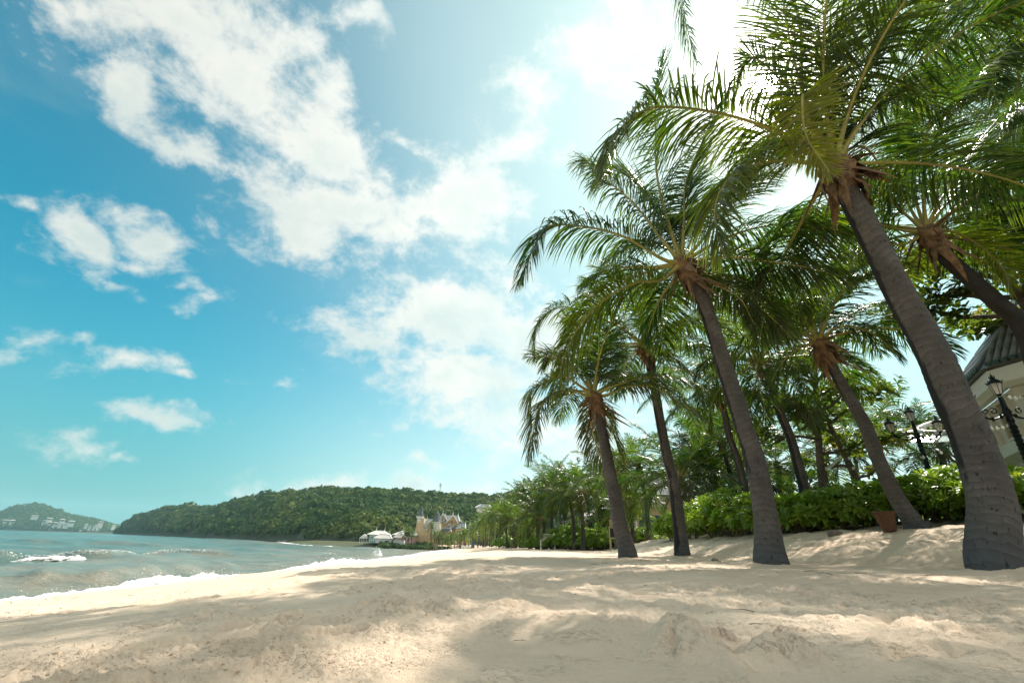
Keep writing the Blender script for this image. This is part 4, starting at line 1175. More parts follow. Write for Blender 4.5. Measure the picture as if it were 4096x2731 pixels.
MIDS = [
 ([c3(705,1168), c3(690,900), c3(640,640)], 37, 'tall curved palm at the low green hedge, left of the straight thin one', 1.0),
 ([c3(785,1168), c3(775,800), c3(770,650)], 35, 'straight thin palm with orange crown base and flared dark foot', 1.0),
 ([c3(1410,1150), c3(1380,800), c3(1340,550), c3(1310,420)], 28, 'thin pale palm rising alone between the two foremost leaning trunks', .85),
 ([c3(1270,1140), c3(1235,900), c3(1218,740)], 31, 'short dark palm in front of the yellow pavilion steps', .9),
 ([c3(1110,1155), c3(1098,900), c3(1085,520)], 27, 'palm half hidden behind the outermost leaning trunk beside the blackboard', .9),
 ([c3(640,1132), c3(622,960), c3(560,700)], 46, 'palm standing inside the low hedge behind the curved one', .95),
 ([c3(490,1176), c3(487,1000), c3(485,610)], 42, 'palm next to the white beach sign, with tall upright crown', .95),
 ([c3(425,1176), c3(415,1000), c3(403,900)], 43, 'short yellow tinged palm directly behind the white beach sign', .9),
 ([s2(1410,996), s2(1400,850), s2(1385,725)], 52, 'low spreading palm at the left end of the low hedge', .9),
 ([s2(1110,992), s2(1095,820), s2(1085,560)], 60, 'palm with two joined trunks before the dark grove', 1.0),
 ([s2(1222,992), s2(1210,800), s2(1200,640)], 56, 'palm with straight grey trunk right of the joined trunks', .95),
 ([(2150,2190), (2150,2100), (2152,2035)], 47, 'feathery upright palm left of the white beach sign below the house dormers', 1.0),
 ([(2700,2160), c3(1660,760), c3(1690,520)], 22, 'wide low palm with orange crown base behind the black stained trunk', 1.0),
 ([(2885,2160), c3(2050,800), c3(2010,480)], 24, 'dark dense palm right of the wide low one behind the hedge', 1.0),
 ([(2835,2160), c3(1990,700), c3(1960,260)], 27, 'tall dark crowned palm filling the gap between the two foremost trunks', 1.0),
 ([(3310,2060), c4(600,900), c4(590,770)], 24, 'fan shaped palm low behind the string lights', 1.0),
 ([(3130,2060), c4(330,1000), c4(312,840)], 27, 'small bright palm low behind the middle of the hedge', .85),
 ([(3540,2010), c4(930,850), c4(880,690)], 20, 'pale backlit palm left of the smaller lamp post', .9),
 ([(3790,1990), c4(1310,850), c4(1290,740)], 17, 'dark low palm between the smaller lamp post and the nearest trunk', .75),
 ([(2960,2130), c4(60,1000), c4(-20,700)], 23, 'palm behind the slender trunk with drooping lower fronds', 1.0),
 ([(3420,2060), c4(780,800), c4(700,560)], 34, 'distant palm showing between the leaning trunk and the almond tree', 1.0),
]
for k, (px, y, lab, size) in enumerate(MIDS):
    mid_palm(px, y, lab, G2, 400+k, 20 if k != 2 else 16, size)

# ------------------------------------------------------------------ the palm grove towards the hotel (each palm: trunk and crown)
def joined_crown(seed, nf=22, pairs=15, length=3.3):
    rg_ = np.random.default_rng(seed)
    Vs, Qs, Ts, Ag, b = [], [], [], [], 0
    for k in range(nf):
        q = (k+.5)/nf
        P = arc(k*137.5+rg_.normal(0, 8), 84-112*q, length*rg_.uniform(.8, 1.05), 40+40*q, 10, rg_.normal(0, 14))
        V, Q, T_, ag = frond_arrays(P, pairs=pairs, Lmax=.8, rg=rg_, width=.15, hang=.95, lift=.2, segs=2, wind=.22, age=abs(rg_.normal(0, .08))+.2*(q > .85))
        Vm, qm, *_ = tube_np(P, np.linspace(.05, .015, 10), 3)
        Vs += [V, Vm]; Qs += [Q+b, qm+b+len(V)]; Ts.append(T_+b); Ag += [ag, np.full(len(Vm), .5)]; b += len(V)+len(Vm)
    return np_mesh('crown', np.concatenate(Vs), Qs+Ts, M_FROND, False, {'age': np.concatenate(Ag)})
CROWNS = [joined_crown(500+k) for k in range(5)]
GTR = []
for k in range(5):
    rg_ = random.Random(k)
    b_ = rg_.uniform(-.5, .1)
    Pq = np.array([(0, 0, -.3), (.04*b_, 0, 2), (.35*b_, 0, 4.5), (b_, 0, 7)])
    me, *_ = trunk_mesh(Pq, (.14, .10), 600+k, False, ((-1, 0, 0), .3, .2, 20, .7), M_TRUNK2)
    GTR.append((me, b_))
gr = random.Random(99)
SPOTS = [(1790,'below the low grey hotel roof'),(1812,'left of the standing bather'),(1832,'right behind the standing bather'),(1858,'left of the red and white boat'),(1885,'behind the red and white boat'),(1905,'beside the blue board'),(1930,'right of the blue board'),(1960,'under the far grey hipped roof'),(1995,'in the darkest part of the grove'),(2030,'left of the joined trunks'),(2065,'behind the joined trunks'),(2100,'behind the low spreading palm'),(2140,'below the white house dormers'),(2200,'by the white beach sign'),(2260,'left of the tall curved palm'),(2330,'behind the straight thin palm'),(2420,'behind the dark round almond tree'),(9999,'behind the outermost leaning trunk')]
def grove_label(px, row, tall, lean):
    where = next(t_ for l_, t_ in SPOTS if px < l_)
    return ('front row ', 'second row ', 'rear ')[row]+('short ' if tall < .4 else 'tall ' if tall > .75 else '')+'grove palm '+('leaning seaward ' if lean < .4 else 'leaning inland ' if lean > .75 else '')+where
front_line = [(XY(a_, b_)[0], b_) for a_, b_ in ((1775,198),(1805,182),(1850,162),(1895,135),(1945,110),(2000,90),(2060,74),(2120,61))]
for row in range(3):
    for k in range(28):
        q = (k+gr.uniform(-.35, .35))/25*(len(front_line)-1)
        q = min(max(q, 0), len(front_line)-1.001)
        i = int(q); f = q-i
        x = front_line[i][0]*(1-f)+front_line[i+1][0]*f + row*gr.uniform(3.5, 6) + gr.uniform(-1, 1.5)
        y = front_line[i][1]*(1-f)+front_line[i+1][1]*f + row*gr.uniform(1, 7)
        z = ground(x, y)
        px = 2048+F_PX*x/(y*math.cos(PITCH))
        g = 'front row palms of the far grove' if row == 0 else 'palms standing deep in the far grove'
        r_ = empty('coconut_palm', (x, y, z), grove_label(px, row, gr.random(), .5), 'palm tree', g, gr.uniform(0, 6.28))
        tm, b_ = GTR[gr.randrange(5)]
        hsc = interp(y, [(60, .98), (75, .94), (95, .92), (130, .86), (165, .60), (200, .46)])*(gr.uniform(.78, 1.0) if row == 0 else gr.uniform(.9, 1.12))
        link('trunk', tm, r_, (0, 0, 0), None, (1, 1, hsc))
        s_ = gr.uniform(.85, 1.1)
        link('crown', CROWNS[gr.randrange(5)], r_, (b_, 0, 7*hsc), (gr.uniform(-.12, .12), gr.uniform(-.12, .12), gr.uniform(0, 6.28)), (s_, s_, s_))
# ------------------------------------------------------------------ broad leaves: rosettes, shrubs, almond trees
def rosette_arrays(n, L, w, rg, spread=(25, 80), fold=.25, nseg=3):
    """a whorl of spoon shaped leaves round a twig tip pointing up (+z)"""
    Vs, Fs, b = [], [], 0
    for k in range(n):
        a = k*2.39996+rg.normal(0, .2)
        q = (k+.5)/n
        el = math.radians(90-(spread[0]+(spread[1]-spread[0])*q)+rg.normal(0, 8))
        l = L*(.65+.45*q)*rg.uniform(.85, 1.12)
        s = np.linspace(0, 1, nseg+1)
        cur = rg.uniform(.1, .7)
        e = el-cur*s
        r = np.concatenate([[0], np.cumsum(np.cos(e[:-1])*l/nseg)])+.01
        z = np.concatenate([[0], np.cumsum(np.sin(e[:-1])*l/nseg)])-.05*q*L
        ww = w*np.interp(s, [0, .35, .7, .9, 1], [.12, .55, 1.0, .85, .35])*.5*(l/L)
        c = np.stack([r*np.cos(a), r*np.sin(a), z], 1)
        sd = np.array([-np.sin(a), np.cos(a), 0])
        tw = rg.normal(0, .25)
        up = np.array([-np.cos(a)*np.sin(el), -np.sin(a)*np.sin(el), np.cos(el)])
        sd = sd*math.cos(tw)+up*math.sin(tw)
        A = c-sd*ww[:, None]+up*(ww*fold)[:, None]; B = c+sd*ww[:, None]+up*(ww*fold)[:, None]
        V = np.stack([A, c, B], 1).reshape(-1, 3)
        F = []
        for j in range(nseg):
            o = b+3*j
            F += [(o, o+1, o+4, o+3), (o+1, o+2, o+5, o+4)]
        Vs.append(V); Fs.append(F); b += len(V)
    return np.concatenate(Vs), np.concatenate(Fs)
def scatter(arr_list, pos, nrm, scl, rg):
    """join copies of the given (V, F) arrays turned so that +z follows nrm"""
    Vs, Fs, ag, b = [], [], [], 0
    for p, n, s in zip(pos, nrm, scl):
        V, F = arr_list[rg.integers(len(arr_list))]
        z = n/np.linalg.norm(n)
        x = np.cross(z, rg.normal(0, 1, 3)); x /= np.linalg.norm(x)
        y = np.cross(z, x)
        W = (V*s)@np.stack([x, y, z])+p
        Vs.append(W); Fs.append(F+b); ag.append(np.full(len(V), max(0, rg.normal(.0, .10))+(.5 if rg.uniform() < .02 else 0))); b += len(V)
    return np.concatenate(Vs), np.concatenate(Fs), np.concatenate(ag)
rgp = np.random.default_rng(41)
ROS = [rosette_arrays(12, .165, .066, rgp) for _ in range(5)]
ROS_ME = [np_mesh('leaf_rosette', V, [F], M_SHRUB, False, {'age': np.full(len(V), .03*k)}) for k, (V, F) in enumerate(ROS)]
ROS_ME.append(np_mesh('leaf_rosette', ROS[0][0], [ROS[0][1]], M_SHRUB, False, {'age': np.full(len(ROS[0][0]), .35)}))
ROS_LO = [rosette_arrays(9, .17, .085, rgp, nseg=2) for _ in range(3)]

def dome_points(n, rg, rx, ry, h, zmin=.05, depth=0.0):
    th = rg.uniform(0, 2*np.pi, n); cz = rg.uniform(-.25, 1, n)
    s = np.sqrt(1-cz*cz)
    d = np.stack([s*np.cos(th), s*np.sin(th), cz], 1)
    k = 1-depth*rg.uniform(0, 1, n)+.22*(np.sin(th*3+cz*4)+np.sin(th*5+1.7+cz*6))*.5
    P = d*np.stack([rx*k, ry*k, h*.62*k], 1)+[0, 0, h*.42]
    P[:, 2] = np.maximum(P[:, 2], zmin)
    nn = d/np.array([rx, ry, h*.62]); nn /= np.linalg.norm(nn, axis=1, keepdims=True)
    nn = nn*.9+[0, 0, .65]+rg.normal(0, .25, P.shape)
    return P, nn
FILL = []
for k in range(3):
    P, nn = dome_points(170, rgp, .92, .86, 1.0, .04, .55)
    V, F, ag = scatter(ROS_LO, P*[.93, .93, .93], nn, rgp.uniform(.85, 1.2, len(P)), rgp)
    FILL.append(np_mesh('foliage', V, [F], M_SHRUB, False, {'age': ag}))
def stem_mesh(seed):
    rg_ = random.Random(seed); mb = MB()
    for k in range(9):
        a = rg_.uniform(0, 6.28); r = rg_.uniform(.3, .75); h = rg_.uniform(.45, .8)
        mb.tube([(0.1*math.cos(a), .1*math.sin(a), -.05), (r*.5*math.cos(a+.3), r*.5*math.sin(a+.3), h*.45), (r*math.cos(a), r*math.sin(a), h)], [.022, .016, .008], 5)
    return mb.mesh('branch', M_STEM, True)
STEMS = [stem_mesh(k) for k in range(3)]
def shrub(p, rx, ry, h, label, group, seed, nros=90, cat='shrub'):
    rg_ = np.random.default_rng(seed)
    z = ground(p[0], p[1])
    root = empty('beach_shrub', (p[0], p[1], z), label, cat, group)
    sc_ = (rx, ry, h)
    f = link('foliage', FILL[seed % 3], root, (0, 0, 0), (0, 0, rg_.uniform(0, 6.28)), (rx*1.02, rx*1.02, h)); f['kind'] = 'stuff'
    link('branch', STEMS[seed % 3], root, (0, 0, 0), (0, 0, rg_.uniform(0, 6.28)), (rx, rx, h))
    P, nn = dome_points(nros, rg_, rx, ry, h, .06)
    for q, n in zip(P, nn):
        k = 5 if rg_.uniform() < .06 else int(rg_.integers(5))
        s_ = rg_.uniform(.85, 1.3)
        o = link('leaf_rosette', ROS_ME[k], root, tuple(q), None, (s_, s_, s_))
        o.rotation_euler = (Vector(n).to_track_quat('Z', 'Y') @ Matrix.Rotation(rg_.uniform(0, 6.28), 3, 'Z').to_quaternion()).to_euler()
    return root
GH = 'shrubs of the sea lettuce hedge behind the palms'
HEDGE = [  # picture point of the foot, distance, radius, height, label
 ((2672,2172), 18.5, .62, .85, 'bright low shrub at the sea end of the hedge, left of the black stained trunk'),
 ((2752,2168), 17.6, .9, 1.15, 'shrub directly behind the black stained trunk'),
 ((2850,2164), 16.2, 1.1, 1.35, 'tall bright shrub right of the black stained trunk'),
 ((2935,2160), 14.8, 1.1, 1.45, 'shrub in full light left of the broad footed palm'),
 ((3030,2156), 13.4, 1.05, 1.35, 'shrub hidden behind the broad footed palm trunk'),
 ((3115,2150), 12.4, 1.0, 1.15, 'dark green shrub just right of the broad footed palm'),
 ((3205,2140), 11.5, .95, 1.05, 'shrub around the foot of the striped palm in the hedge'),
 ((3300,2130), 11.0, .95, 1.1, 'deep green shrub right of the striped palm trunk'),
 ((3395,2120), 10.6, .95, 1.1, 'shrub with the half buried stone at its foot'),
 ((3490,2110), 10.3, 1.0, 1.15, 'shrub right behind the wicker basket'),
 ((3600,2100), 10.0, 1.0, 1.1, 'yellow green shrub behind the leaning palm foot'),
 ((3700,2090), 9.7, 1.0, 1.1, 'sunlit shrub between the leaning palm and the large trunk'),
 ((3800,2080), 9.4, 1.0, 1.15, 'shrub touching the large trunk on its left side'),
 ((3905,2065), 9.2, 1.0, 1.2, 'shrub covered by the large palm trunk'),
 ((4040,2050), 8.6, 1.0, .95, 'dark shrub to the right of the large trunk at the picture edge'),
 ((4150,2040), 8.0, 1.0, .95, 'dark shrub cut by the right picture edge'),
]
for k, ((px, py), y, rx, h, lab) in enumerate(HEDGE):
    p = PY(px, py, y)
    shrub((p[0]+.35, y+.5), rx, rx*.9, h*(.92 if k < 4 else .72), lab, GH, 700+k, 110)
GH2 = 'shrubs in the second row of the hedge'
for k, ((px, py), y, rx, h) in enumerate([((2790,2160), 20.0, 1.2, 1.6), ((2920,2150), 18, 1.2, 1.7), ((3060,2150), 16, 1.2, 1.6), ((3180,2140), 14.6, 1.2, 1.45), ((3320,2130), 13.4, 1.1, 1.4), ((3440,2120), 12.8, 1.1, 1.4), ((3560,2100), 12.2, 1.1, 1.4), ((3690,2090), 11.8, 1.1, 1.4), ((3820,2080), 11.4, 1.1, 1.45), ((3960,2070), 11.0, 1.1, 1.6)]):
    p = PY(px, py, y)
    shrub((p[0]+.5, y+.8), rx, rx*.9, h*.62, 'shrub top showing over the hedge '+['left of the slender trunk','by the slender trunk','behind the broad footed palm','left of the striped palm','right of the striped palm','above the half buried stone','left of the leaning palm','behind the leaning palm','left of the smaller lamp post','below the smaller lamp post'][k], GH2, 750+k, 60)
GH3 = 'shrubs of the low hedge by the garden palms'
LOWH = [(c3(320,1160), 45, 1.3, .9, 'dark low shrub behind the white beach sign'), (c3(400,1168), 44, 1.3, 1.0, 'low shrub right behind the white beach sign'), (c3(470,1165), 42, 1.3, 1.1, 'low shrub between the two palms by the beach sign'), (c3(540,1165), 40.5, 1.4, 1.5, 'sunlit low shrub in the middle of the low hedge'),
        (c3(610,1160), 39.5, 1.4, 1.7, 'taller shrub of the low hedge beside the curved palm'), (c3(680,1155), 38.5, 1.3, 1.7, 'shrub behind the curved palm foot'), (c3(760,1150), 37.5, 1.3, 1.5, 'shrub behind the dark flared palm foot'), (c3(840,1150), 36.5, 1.3, 1.2, 'shaded shrub left of the blackboard'), (c3(920,1150), 35.5, 1.3, 1.1, 'shaded shrub just left of the blackboard post'),
        (c3(1000,1145), 34.5, 1.2, 1.1, 'dark shrub under the blackboard'), (c3(1110,1135), 33.0, 1.2, 1.2, 'shrub right behind the outermost leaning trunk'), (c3(1230,1130), 32.0, 1.1, .95, 'low bright shrub in front of the pavilion steps'), (c3(1310,1128), 31.5, 1.1, .95, 'low bright shrub left of the thin pale palm'), (c3(1400,1125), 30.5, 1.0, .9, 'low shrub right of the thin pale palm')]
for k, (q, y, rx, h, lab) in enumerate(LOWH):
    p = PY(q[0], q[1], y)
    shrub((p[0], y+1), rx, rx, h, lab, GH3, 800+k, 46)
    shrub((p[0]+.9, y+2.6), rx, rx, h*1.15, 'back row shrub behind the '+lab, 'shrubs in the back row of the low hedge', 830+k, 26)
GH4 = 'shrubs at the edge of the far grove'
for k, (sx, sy, y) in enumerate([(1020,985,66),(1060,985,66),(1150,975,64),(1310,975,60),(1350,975,60)]):
    q = s2(sx, sy); p = PY(q[0], q[1], y)
    shrub((p[0], y), 1.6, 1.5, 1.3, 'small bright shrub among the front trunks of the far grove', GH4, 860+k, 16)

ROS_A = [rosette_arrays(8, .26, .14, rgp, (40, 100), .15, 2) for _ in range(4)]
def leafy_tree(name, base, H, limbs, label, cat, seed, r0=.16, nros=420, spread=3.0, layers=4, mat=None, lean=(0, 0), scl=1.0, group=None, z0=None, zmin=.42):
    """a broad-leaved tree: trunk, tiers of near level limbs and leaf whorls near their ends"""
    rg_ = np.random.default_rng(seed)
    z = ground(base[0], base[1]) if z0 is None else z0
    root = empty(name, (base[0], base[1], z), label, cat, group)
    mb = MB()
    tp = [Vector((0, 0, -.1)), Vector((lean[0]*.2, lean[1]*.2, H*.3)), Vector((lean[0]*.6, lean[1]*.6, H*.65)), Vector((lean[0], lean[1], H*.95))]
    C = catmull(tp, 14)
    mb.tube([Vector(p) for p in C], list(np.linspace(r0, r0*.3, 14)), 10)
    pos, nrm = [], []
    lb = MB()
    for k in range(limbs):
        q = zmin+(1-zmin)*(k+.5)/limbs
        i = q*13; a_ = C[int(i)]
        az = k*2.4+rg_.normal(0, .3)
        ln = spread*np.interp(q, [zmin, .6, .85, 1], [1.0, 1.0, .75, .4])*rg_.uniform(.75, 1.1)
        up = np.interp(q, [zmin, 1], [.15, .8])
        d = np.array([math.cos(az), math.sin(az), up]); d /= np.linalg.norm(d)
        pts = [a_+d*ln*s+np.array([0, 0, .25*s*s*ln*.3])+rg_.normal(0, .06*ln, 3)*s for s in np.linspace(0, 1, 6)]
        lb.tube([Vector(p) for p in pts], list(np.linspace(r0*.38, .012, 6)), 6)
        pts = catmull(pts, 24)
        m_ = int(nros/limbs*(.5+.5*ln/spread))
        for j in range(m_):
            s = rg_.uniform(.25, 1)**.7
            p = pts[int(s*23)]
            off_ = rg_.normal(0, 1, 3)*np.array([.34, .34, .12])*(.5+ln*.16)
            pos.append(p+off_); n_ = off_*.6+np.array([0, 0, .55])+d*.3; nrm.append(n_)
            if j % 6 == 0: lb.tube([Vector(p), Vector(p+off_)], [.012, .006], 4)
    link('trunk', mb.mesh('trunk', M_BARK, True), root)
    link('limbs', lb.mesh('limbs', M_BARK, True), root)
    V, F, ag = scatter(ROS_A, np.array(pos), np.array(nrm), rg_.uniform(.8, 1.25, len(pos))*scl, rg_)
    link('crown', np_mesh('crown', V, [F], mat or M_ALMOND, False, {'age': ag}), root)
    return root
def at(px, y): return XY(px, y)
b = PY(*c3(940, 1065), 39); leafy_tree('almond_tree', (b[0], 39), 6.6, 14, 'dark round almond tree left of the outermost leaning trunk', 'tree', 1, .22, 620, 3.6, z0=1.9)
b = PY(*c3(620, 1060), 46); leafy_tree('almond_tree', (b[0], 46), 6.0, 14, 'almond tree with reddish leaves above the low hedge', 'tree', 2, .2, 560, 4.0)
b = PY(*s2(1720, 900), 50); leafy_tree('almond_tree', (b[0]+1, 52), 7.0, 14, 'almond tree behind the palms next to the white beach sign', 'tree', 3, .2, 480, 4.2)
b = PY(*c3(1200, 1060), 36); leafy_tree('almond_tree', (b[0], 37), 5.0, 12, 'small almond tree in front of the pavilion arch', 'tree', 4, .14, 150, 2.0)
b = PY(*c4(560, 960), 15); leafy_tree('almond_tree', (b[0], 15), 6.6, 15, 'sunlit almond tree reaching out over the hedge right of the striped palm', 'tree', 5, .15, 620, 2.7, lean=(1.1, 0), z0=CZ+.7)
b = PY(*c4(820, 900), 16.5); leafy_tree('almond_tree', (b[0], 16.5), 5.2, 9, 'almond tree with rough twisted bark behind the leaning palm', 'tree', 6, .17, 190, 1.9, lean=(-1.0, 0), z0=CZ+.7)
leafy_tree('almond_tree', (13.4, 9.6), 7.0, 16, 'dark almond tree overhanging the pavilion from the right edge', 'tree', 7, .2, 1300, 3.4, z0=CZ+1.5, lean=(-1.0, .2), zmin=.58)
# tall trees closing the garden behind
GTL = ['left of the outermost leaning trunk','behind the outermost leaning trunk','above the yellow pavilion','behind the black stained palm','between the two foremost trunks','left of the broad footed palm','behind the broad footed palm','behind the slender trunk','behind the striped palm','above the low green hedge','behind the twisted almond','behind the curved palm','behind the white beach sign']
GT = 'dark trees closing the garden behind the palms'
for k, (px, y, H, sp) in enumerate([(2480,58,8.5,4.6),(2560,62,9.5,5),(2650,56,8.5,4.6),(2760,50,9,4.8),(2860,46,8.5,4.6),(2960,42,8,4.4),(3060,40,7.5,4.2),(3170,38,6.5,4),(3300,40,6.0,4),(2390,66,7.5,4.5),(3420,44,5.5,4),(2310,78,6.5,4),(2240,90,6.0,4)]):
    x = XY(px, y)[0]
    leafy_tree('garden_tree', (x, y), H, 12, 'tall dark garden tree closing the view '+GTL[k], 'tree', 30+k, .22, 330, sp, scl=1.7, mat=M_GARDEN, group=GT, z0=ground(x, y), zmin=.16)
# ------------------------------------------------------------------ the hotel and its villas at the far end of the bay
def WX(px, y): return XY(px, y)[0]
def WZ(px, py, y): return PY(px, py, y)[2]
c1s = lambda x, y: (1450+.21259*x, 2000+.21259*y)
class B3:
    """boxes and roofs given in the hotel's picture sketch, built at distance y"""
    def __init__(s, y): s.y = y
    def xz(s, p): 
        q = PY(*c1s(*p), s.y); return q[0], q[2]
def hbox(root, name, mat, b, p0, p1, dy0, dy1, zlow=None):
    (x0, z1), (x1, z0) = b.xz(p0), b.xz(p1)
    if zlow is not None: z0 = zlow
    return MB().box(min(x0,x1)-root.location.x, max(x0,x1)-root.location.x, b.y+dy0-root.location.y, b.y+dy1-root.location.y, z0-root.location.z, z1-root.location.z).build(name, mat, root)
def windows(root, b, pts, w, h, fmat=None, arched=False, dy=0):
    for x, y in pts:
        cx, cz = b.xz((x, y))
        sx = abs(b.xz((x+w, y))[0]-cx)/2; sz = abs(b.xz((x, y+h))[1]-cz)/2
        m_ = MB()
        X, Y, Z = cx-root.location.x, b.y+dy-root.location.y, cz-root.location.z
        m_.box(X-sx, X+sx, Y-.10, Y+.05, Z-sz, Z-sz+.14).box(X-sx, X-sx+.14, Y-.10, Y+.05, Z-sz+.14, Z+sz).box(X+sx-.14, X+sx, Y-.10, Y+.05, Z-sz+.14, Z+sz).box(X-sx+.14, X+sx-.14, Y-.10, Y+.05, Z+sz-.14, Z+sz).box(X-.06, X+.06, Y-.10, Y+.05, Z-sz+.14, Z+sz-.14)
        if arched: m_.lathe([(sx, -.09), (sx, .05)], 14, (0, 0, 0)); 
        if arched:
            nv = 28
            for i in range(len(m_.v)-nv, len(m_.v)):
                vx, vy, vz = m_.v[i]; m_.v[i] = (X+vx, Y+vz*.9, Z+sz+vy)
        f = m_.build('window', fmat or M_WHITE, root)
        MB().box(X-sx+.14, X+sx-.14, Y-.045, Y+.02, Z-sz+.14, Z+sz-.14).build('pane', M_GLASS, f)
def hip(root, name, mat, b, pl, pr, top_l, top_r, dy0, dy1, ov=.5):
    """hipped roof: eaves from pl to pr, ridge from top_l to top_r"""
    x0, z0 = b.xz(pl); x1, _ = b.xz(pr); a0, z1 = b.xz(top_l); a1, _ = b.xz(top_r)
    L = root.location; ym = (dy0+dy1)/2
    Y0, Y1, YM = b.y+dy0-ov-L.y, b.y+dy1+ov-L.y, b.y+ym-L.y
    v = [(x0-ov-L.x, Y0, z0-L.z), (x1+ov-L.x, Y0, z0-L.z), (x1+ov-L.x, Y1, z0-L.z), (x0-ov-L.x, Y1, z0-L.z), (a0-L.x, YM, z1-L.z), (a1-L.x, YM, z1-L.z)]
    r_ = MB().add(v, [(0,1,5,4), (1,2,5), (2,3,4,5), (3,0,4), (3,2,1,0)]).build(name, mat, root)
    mb = MB()
    for p, q in ((4, 5), (0, 4), (1, 5)): mb.bar(v[p], v[q], .28)
    mb.build('ridge_trim', M_WHITE, r_)
    for k in (4, 5):
        p = v[k]; MB().lathe([(.16, 0), (.10, .5), (.05, 1.4), (.01, 2.0)], 6, p).build('finial', M_WHITE, r_)
    return r_
b = B3(212.0)
hz_ = b.xz((1000, 830))[1]
R0 = (b.xz((1040, 830))[0], 212.0, hz_)
hotel = empty('hotel', R0, 'yellow hotel with slender clock tower, turret and grey gabled roofs', 'building')
# clock tower
hbox(hotel, 'tower_wall', M_YELLOW, b, (1030, 330), (1112, 830), 0, 4.2)
hbox(hotel, 'tower_cornice', M_WHITE, b, (1020, 300), (1122, 335), -.4, 4.6)
hbox(hotel, 'tower_band', M_WHITE, b, (1026, 405), (1116, 418), -.2, 4.3)
x0, z0 = b.xz((1080, 300)); x1, zt = b.xz((1090, 180))
tr_ = MB().lathe([(2.0, 0), (1.5, .5), (.95, 1.5), (.6, 2.8), (.3, 4.2), (.1, zt-z0)], 4, (x0-R0[0], 2.1, z0-R0[2]), a0=math.pi/4).build('tower_roof', M_SLATE, hotel)
MB().lathe([(.30, -1.2), (.22, .2), (.06, 1.6)], 6, (x0-R0[0], 2.1, zt-R0[2]-1.0)).build('finial', M_WHITE, tr_)
cx, cz = b.xz((1064, 362))
ck = MB().lathe([(.80, -.06), (.80, .06)], 18, (0, 0, 0)).build('clock_face', M_WHITE, hotel, (cx-R0[0], -.1, cz-R0[2])); ck.rotation_euler.x = math.pi/2
hm = MB().bar((0, 0, -.09), (0, .55, -.09), .09).bar((0, 0, -.09), (.35, .1, -.09), .09)
hm2 = MB().bar((0, 0, .09), (0, .55, .09), .09).bar((0, 0, .09), (.35, .1, .09), .09)
hm2.build('clock_hands', M_DARK, ck)
# main wing
hbox(hotel, 'wing_wall', M_YELLOW, b, (1040, 452), (1255, 830), .6, 16)
hbox(hotel, 'side_wall', M_YELLOW, b, (1255, 400), (1320, 830), 1.2, 16)
for yy in (448, 548, 640): hbox(hotel, 'cornice', M_WHITE, b, (1036, yy), (1262, yy+14), .2, .9)
hip(hotel, 'roof', M_SLATE, b, (1066, 450), (1290, 450), (1170, 340), (1320, 336), .6, 14)
for x in (1048, 1096, 1146, 1198, 1250): hbox(hotel, 'pilaster', M_YELLOW, b, (x-8, 560), (x+8, 830), .15, .75)
windows(hotel, b, [(1066, 508), (1222, 508)], 36, 84, dy=.55)
windows(hotel, b, [(1118, 508), (1169, 508)], 34, 76, dy=.55, arched=True)
windows(hotel, b, [(1068, 602), (1112, 602), (1160, 602), (1212, 602), (1068, 690), (1112, 690), (1160, 690), (1212, 690)], 30, 72, dy=.55)
# turret
hbox(hotel, 'turret_wall', M_YELLOW, b, (1322, 412), (1448, 700), -.5, 5)
for yy in (404, 548, 640): hbox(hotel, 'turret_cornice', M_WHITE, b, (1312, yy), (1456, yy+16), -.9, 5.3)
tx, tz = b.xz((1392, 404)); _, tt_ = b.xz((1404, 240))
t2 = MB().lathe([(2.75, 0), (2.2, .6), (1.5, 1.9), (.8, 3.6), (.2, tt_-tz)], 8, (tx-R0[0], 1.6, tz-R0[2]), a0=math.pi/8).build('turret_roof', M_SLATE, hotel)
MB().lathe([(.30, -1.4), (.22, .1), (.05, 1.3)], 6, (tx-R0[0], 1.6, tt_-R0[2]-.3)).build('finial', M_WHITE, t2)
for x in (1322, 1358, 1402, 1446): hbox(hotel, 'white_column', M_WHITE, b, (x-4, 420), (x+4, 640), -.75, -.52)
windows(hotel, b, [(1340, 494), (1380, 494), (1424, 494)], 26, 88, dy=-.52)
windows(hotel, b, [(1340, 594), (1380, 594), (1424, 594)], 26, 66, dy=-.52)
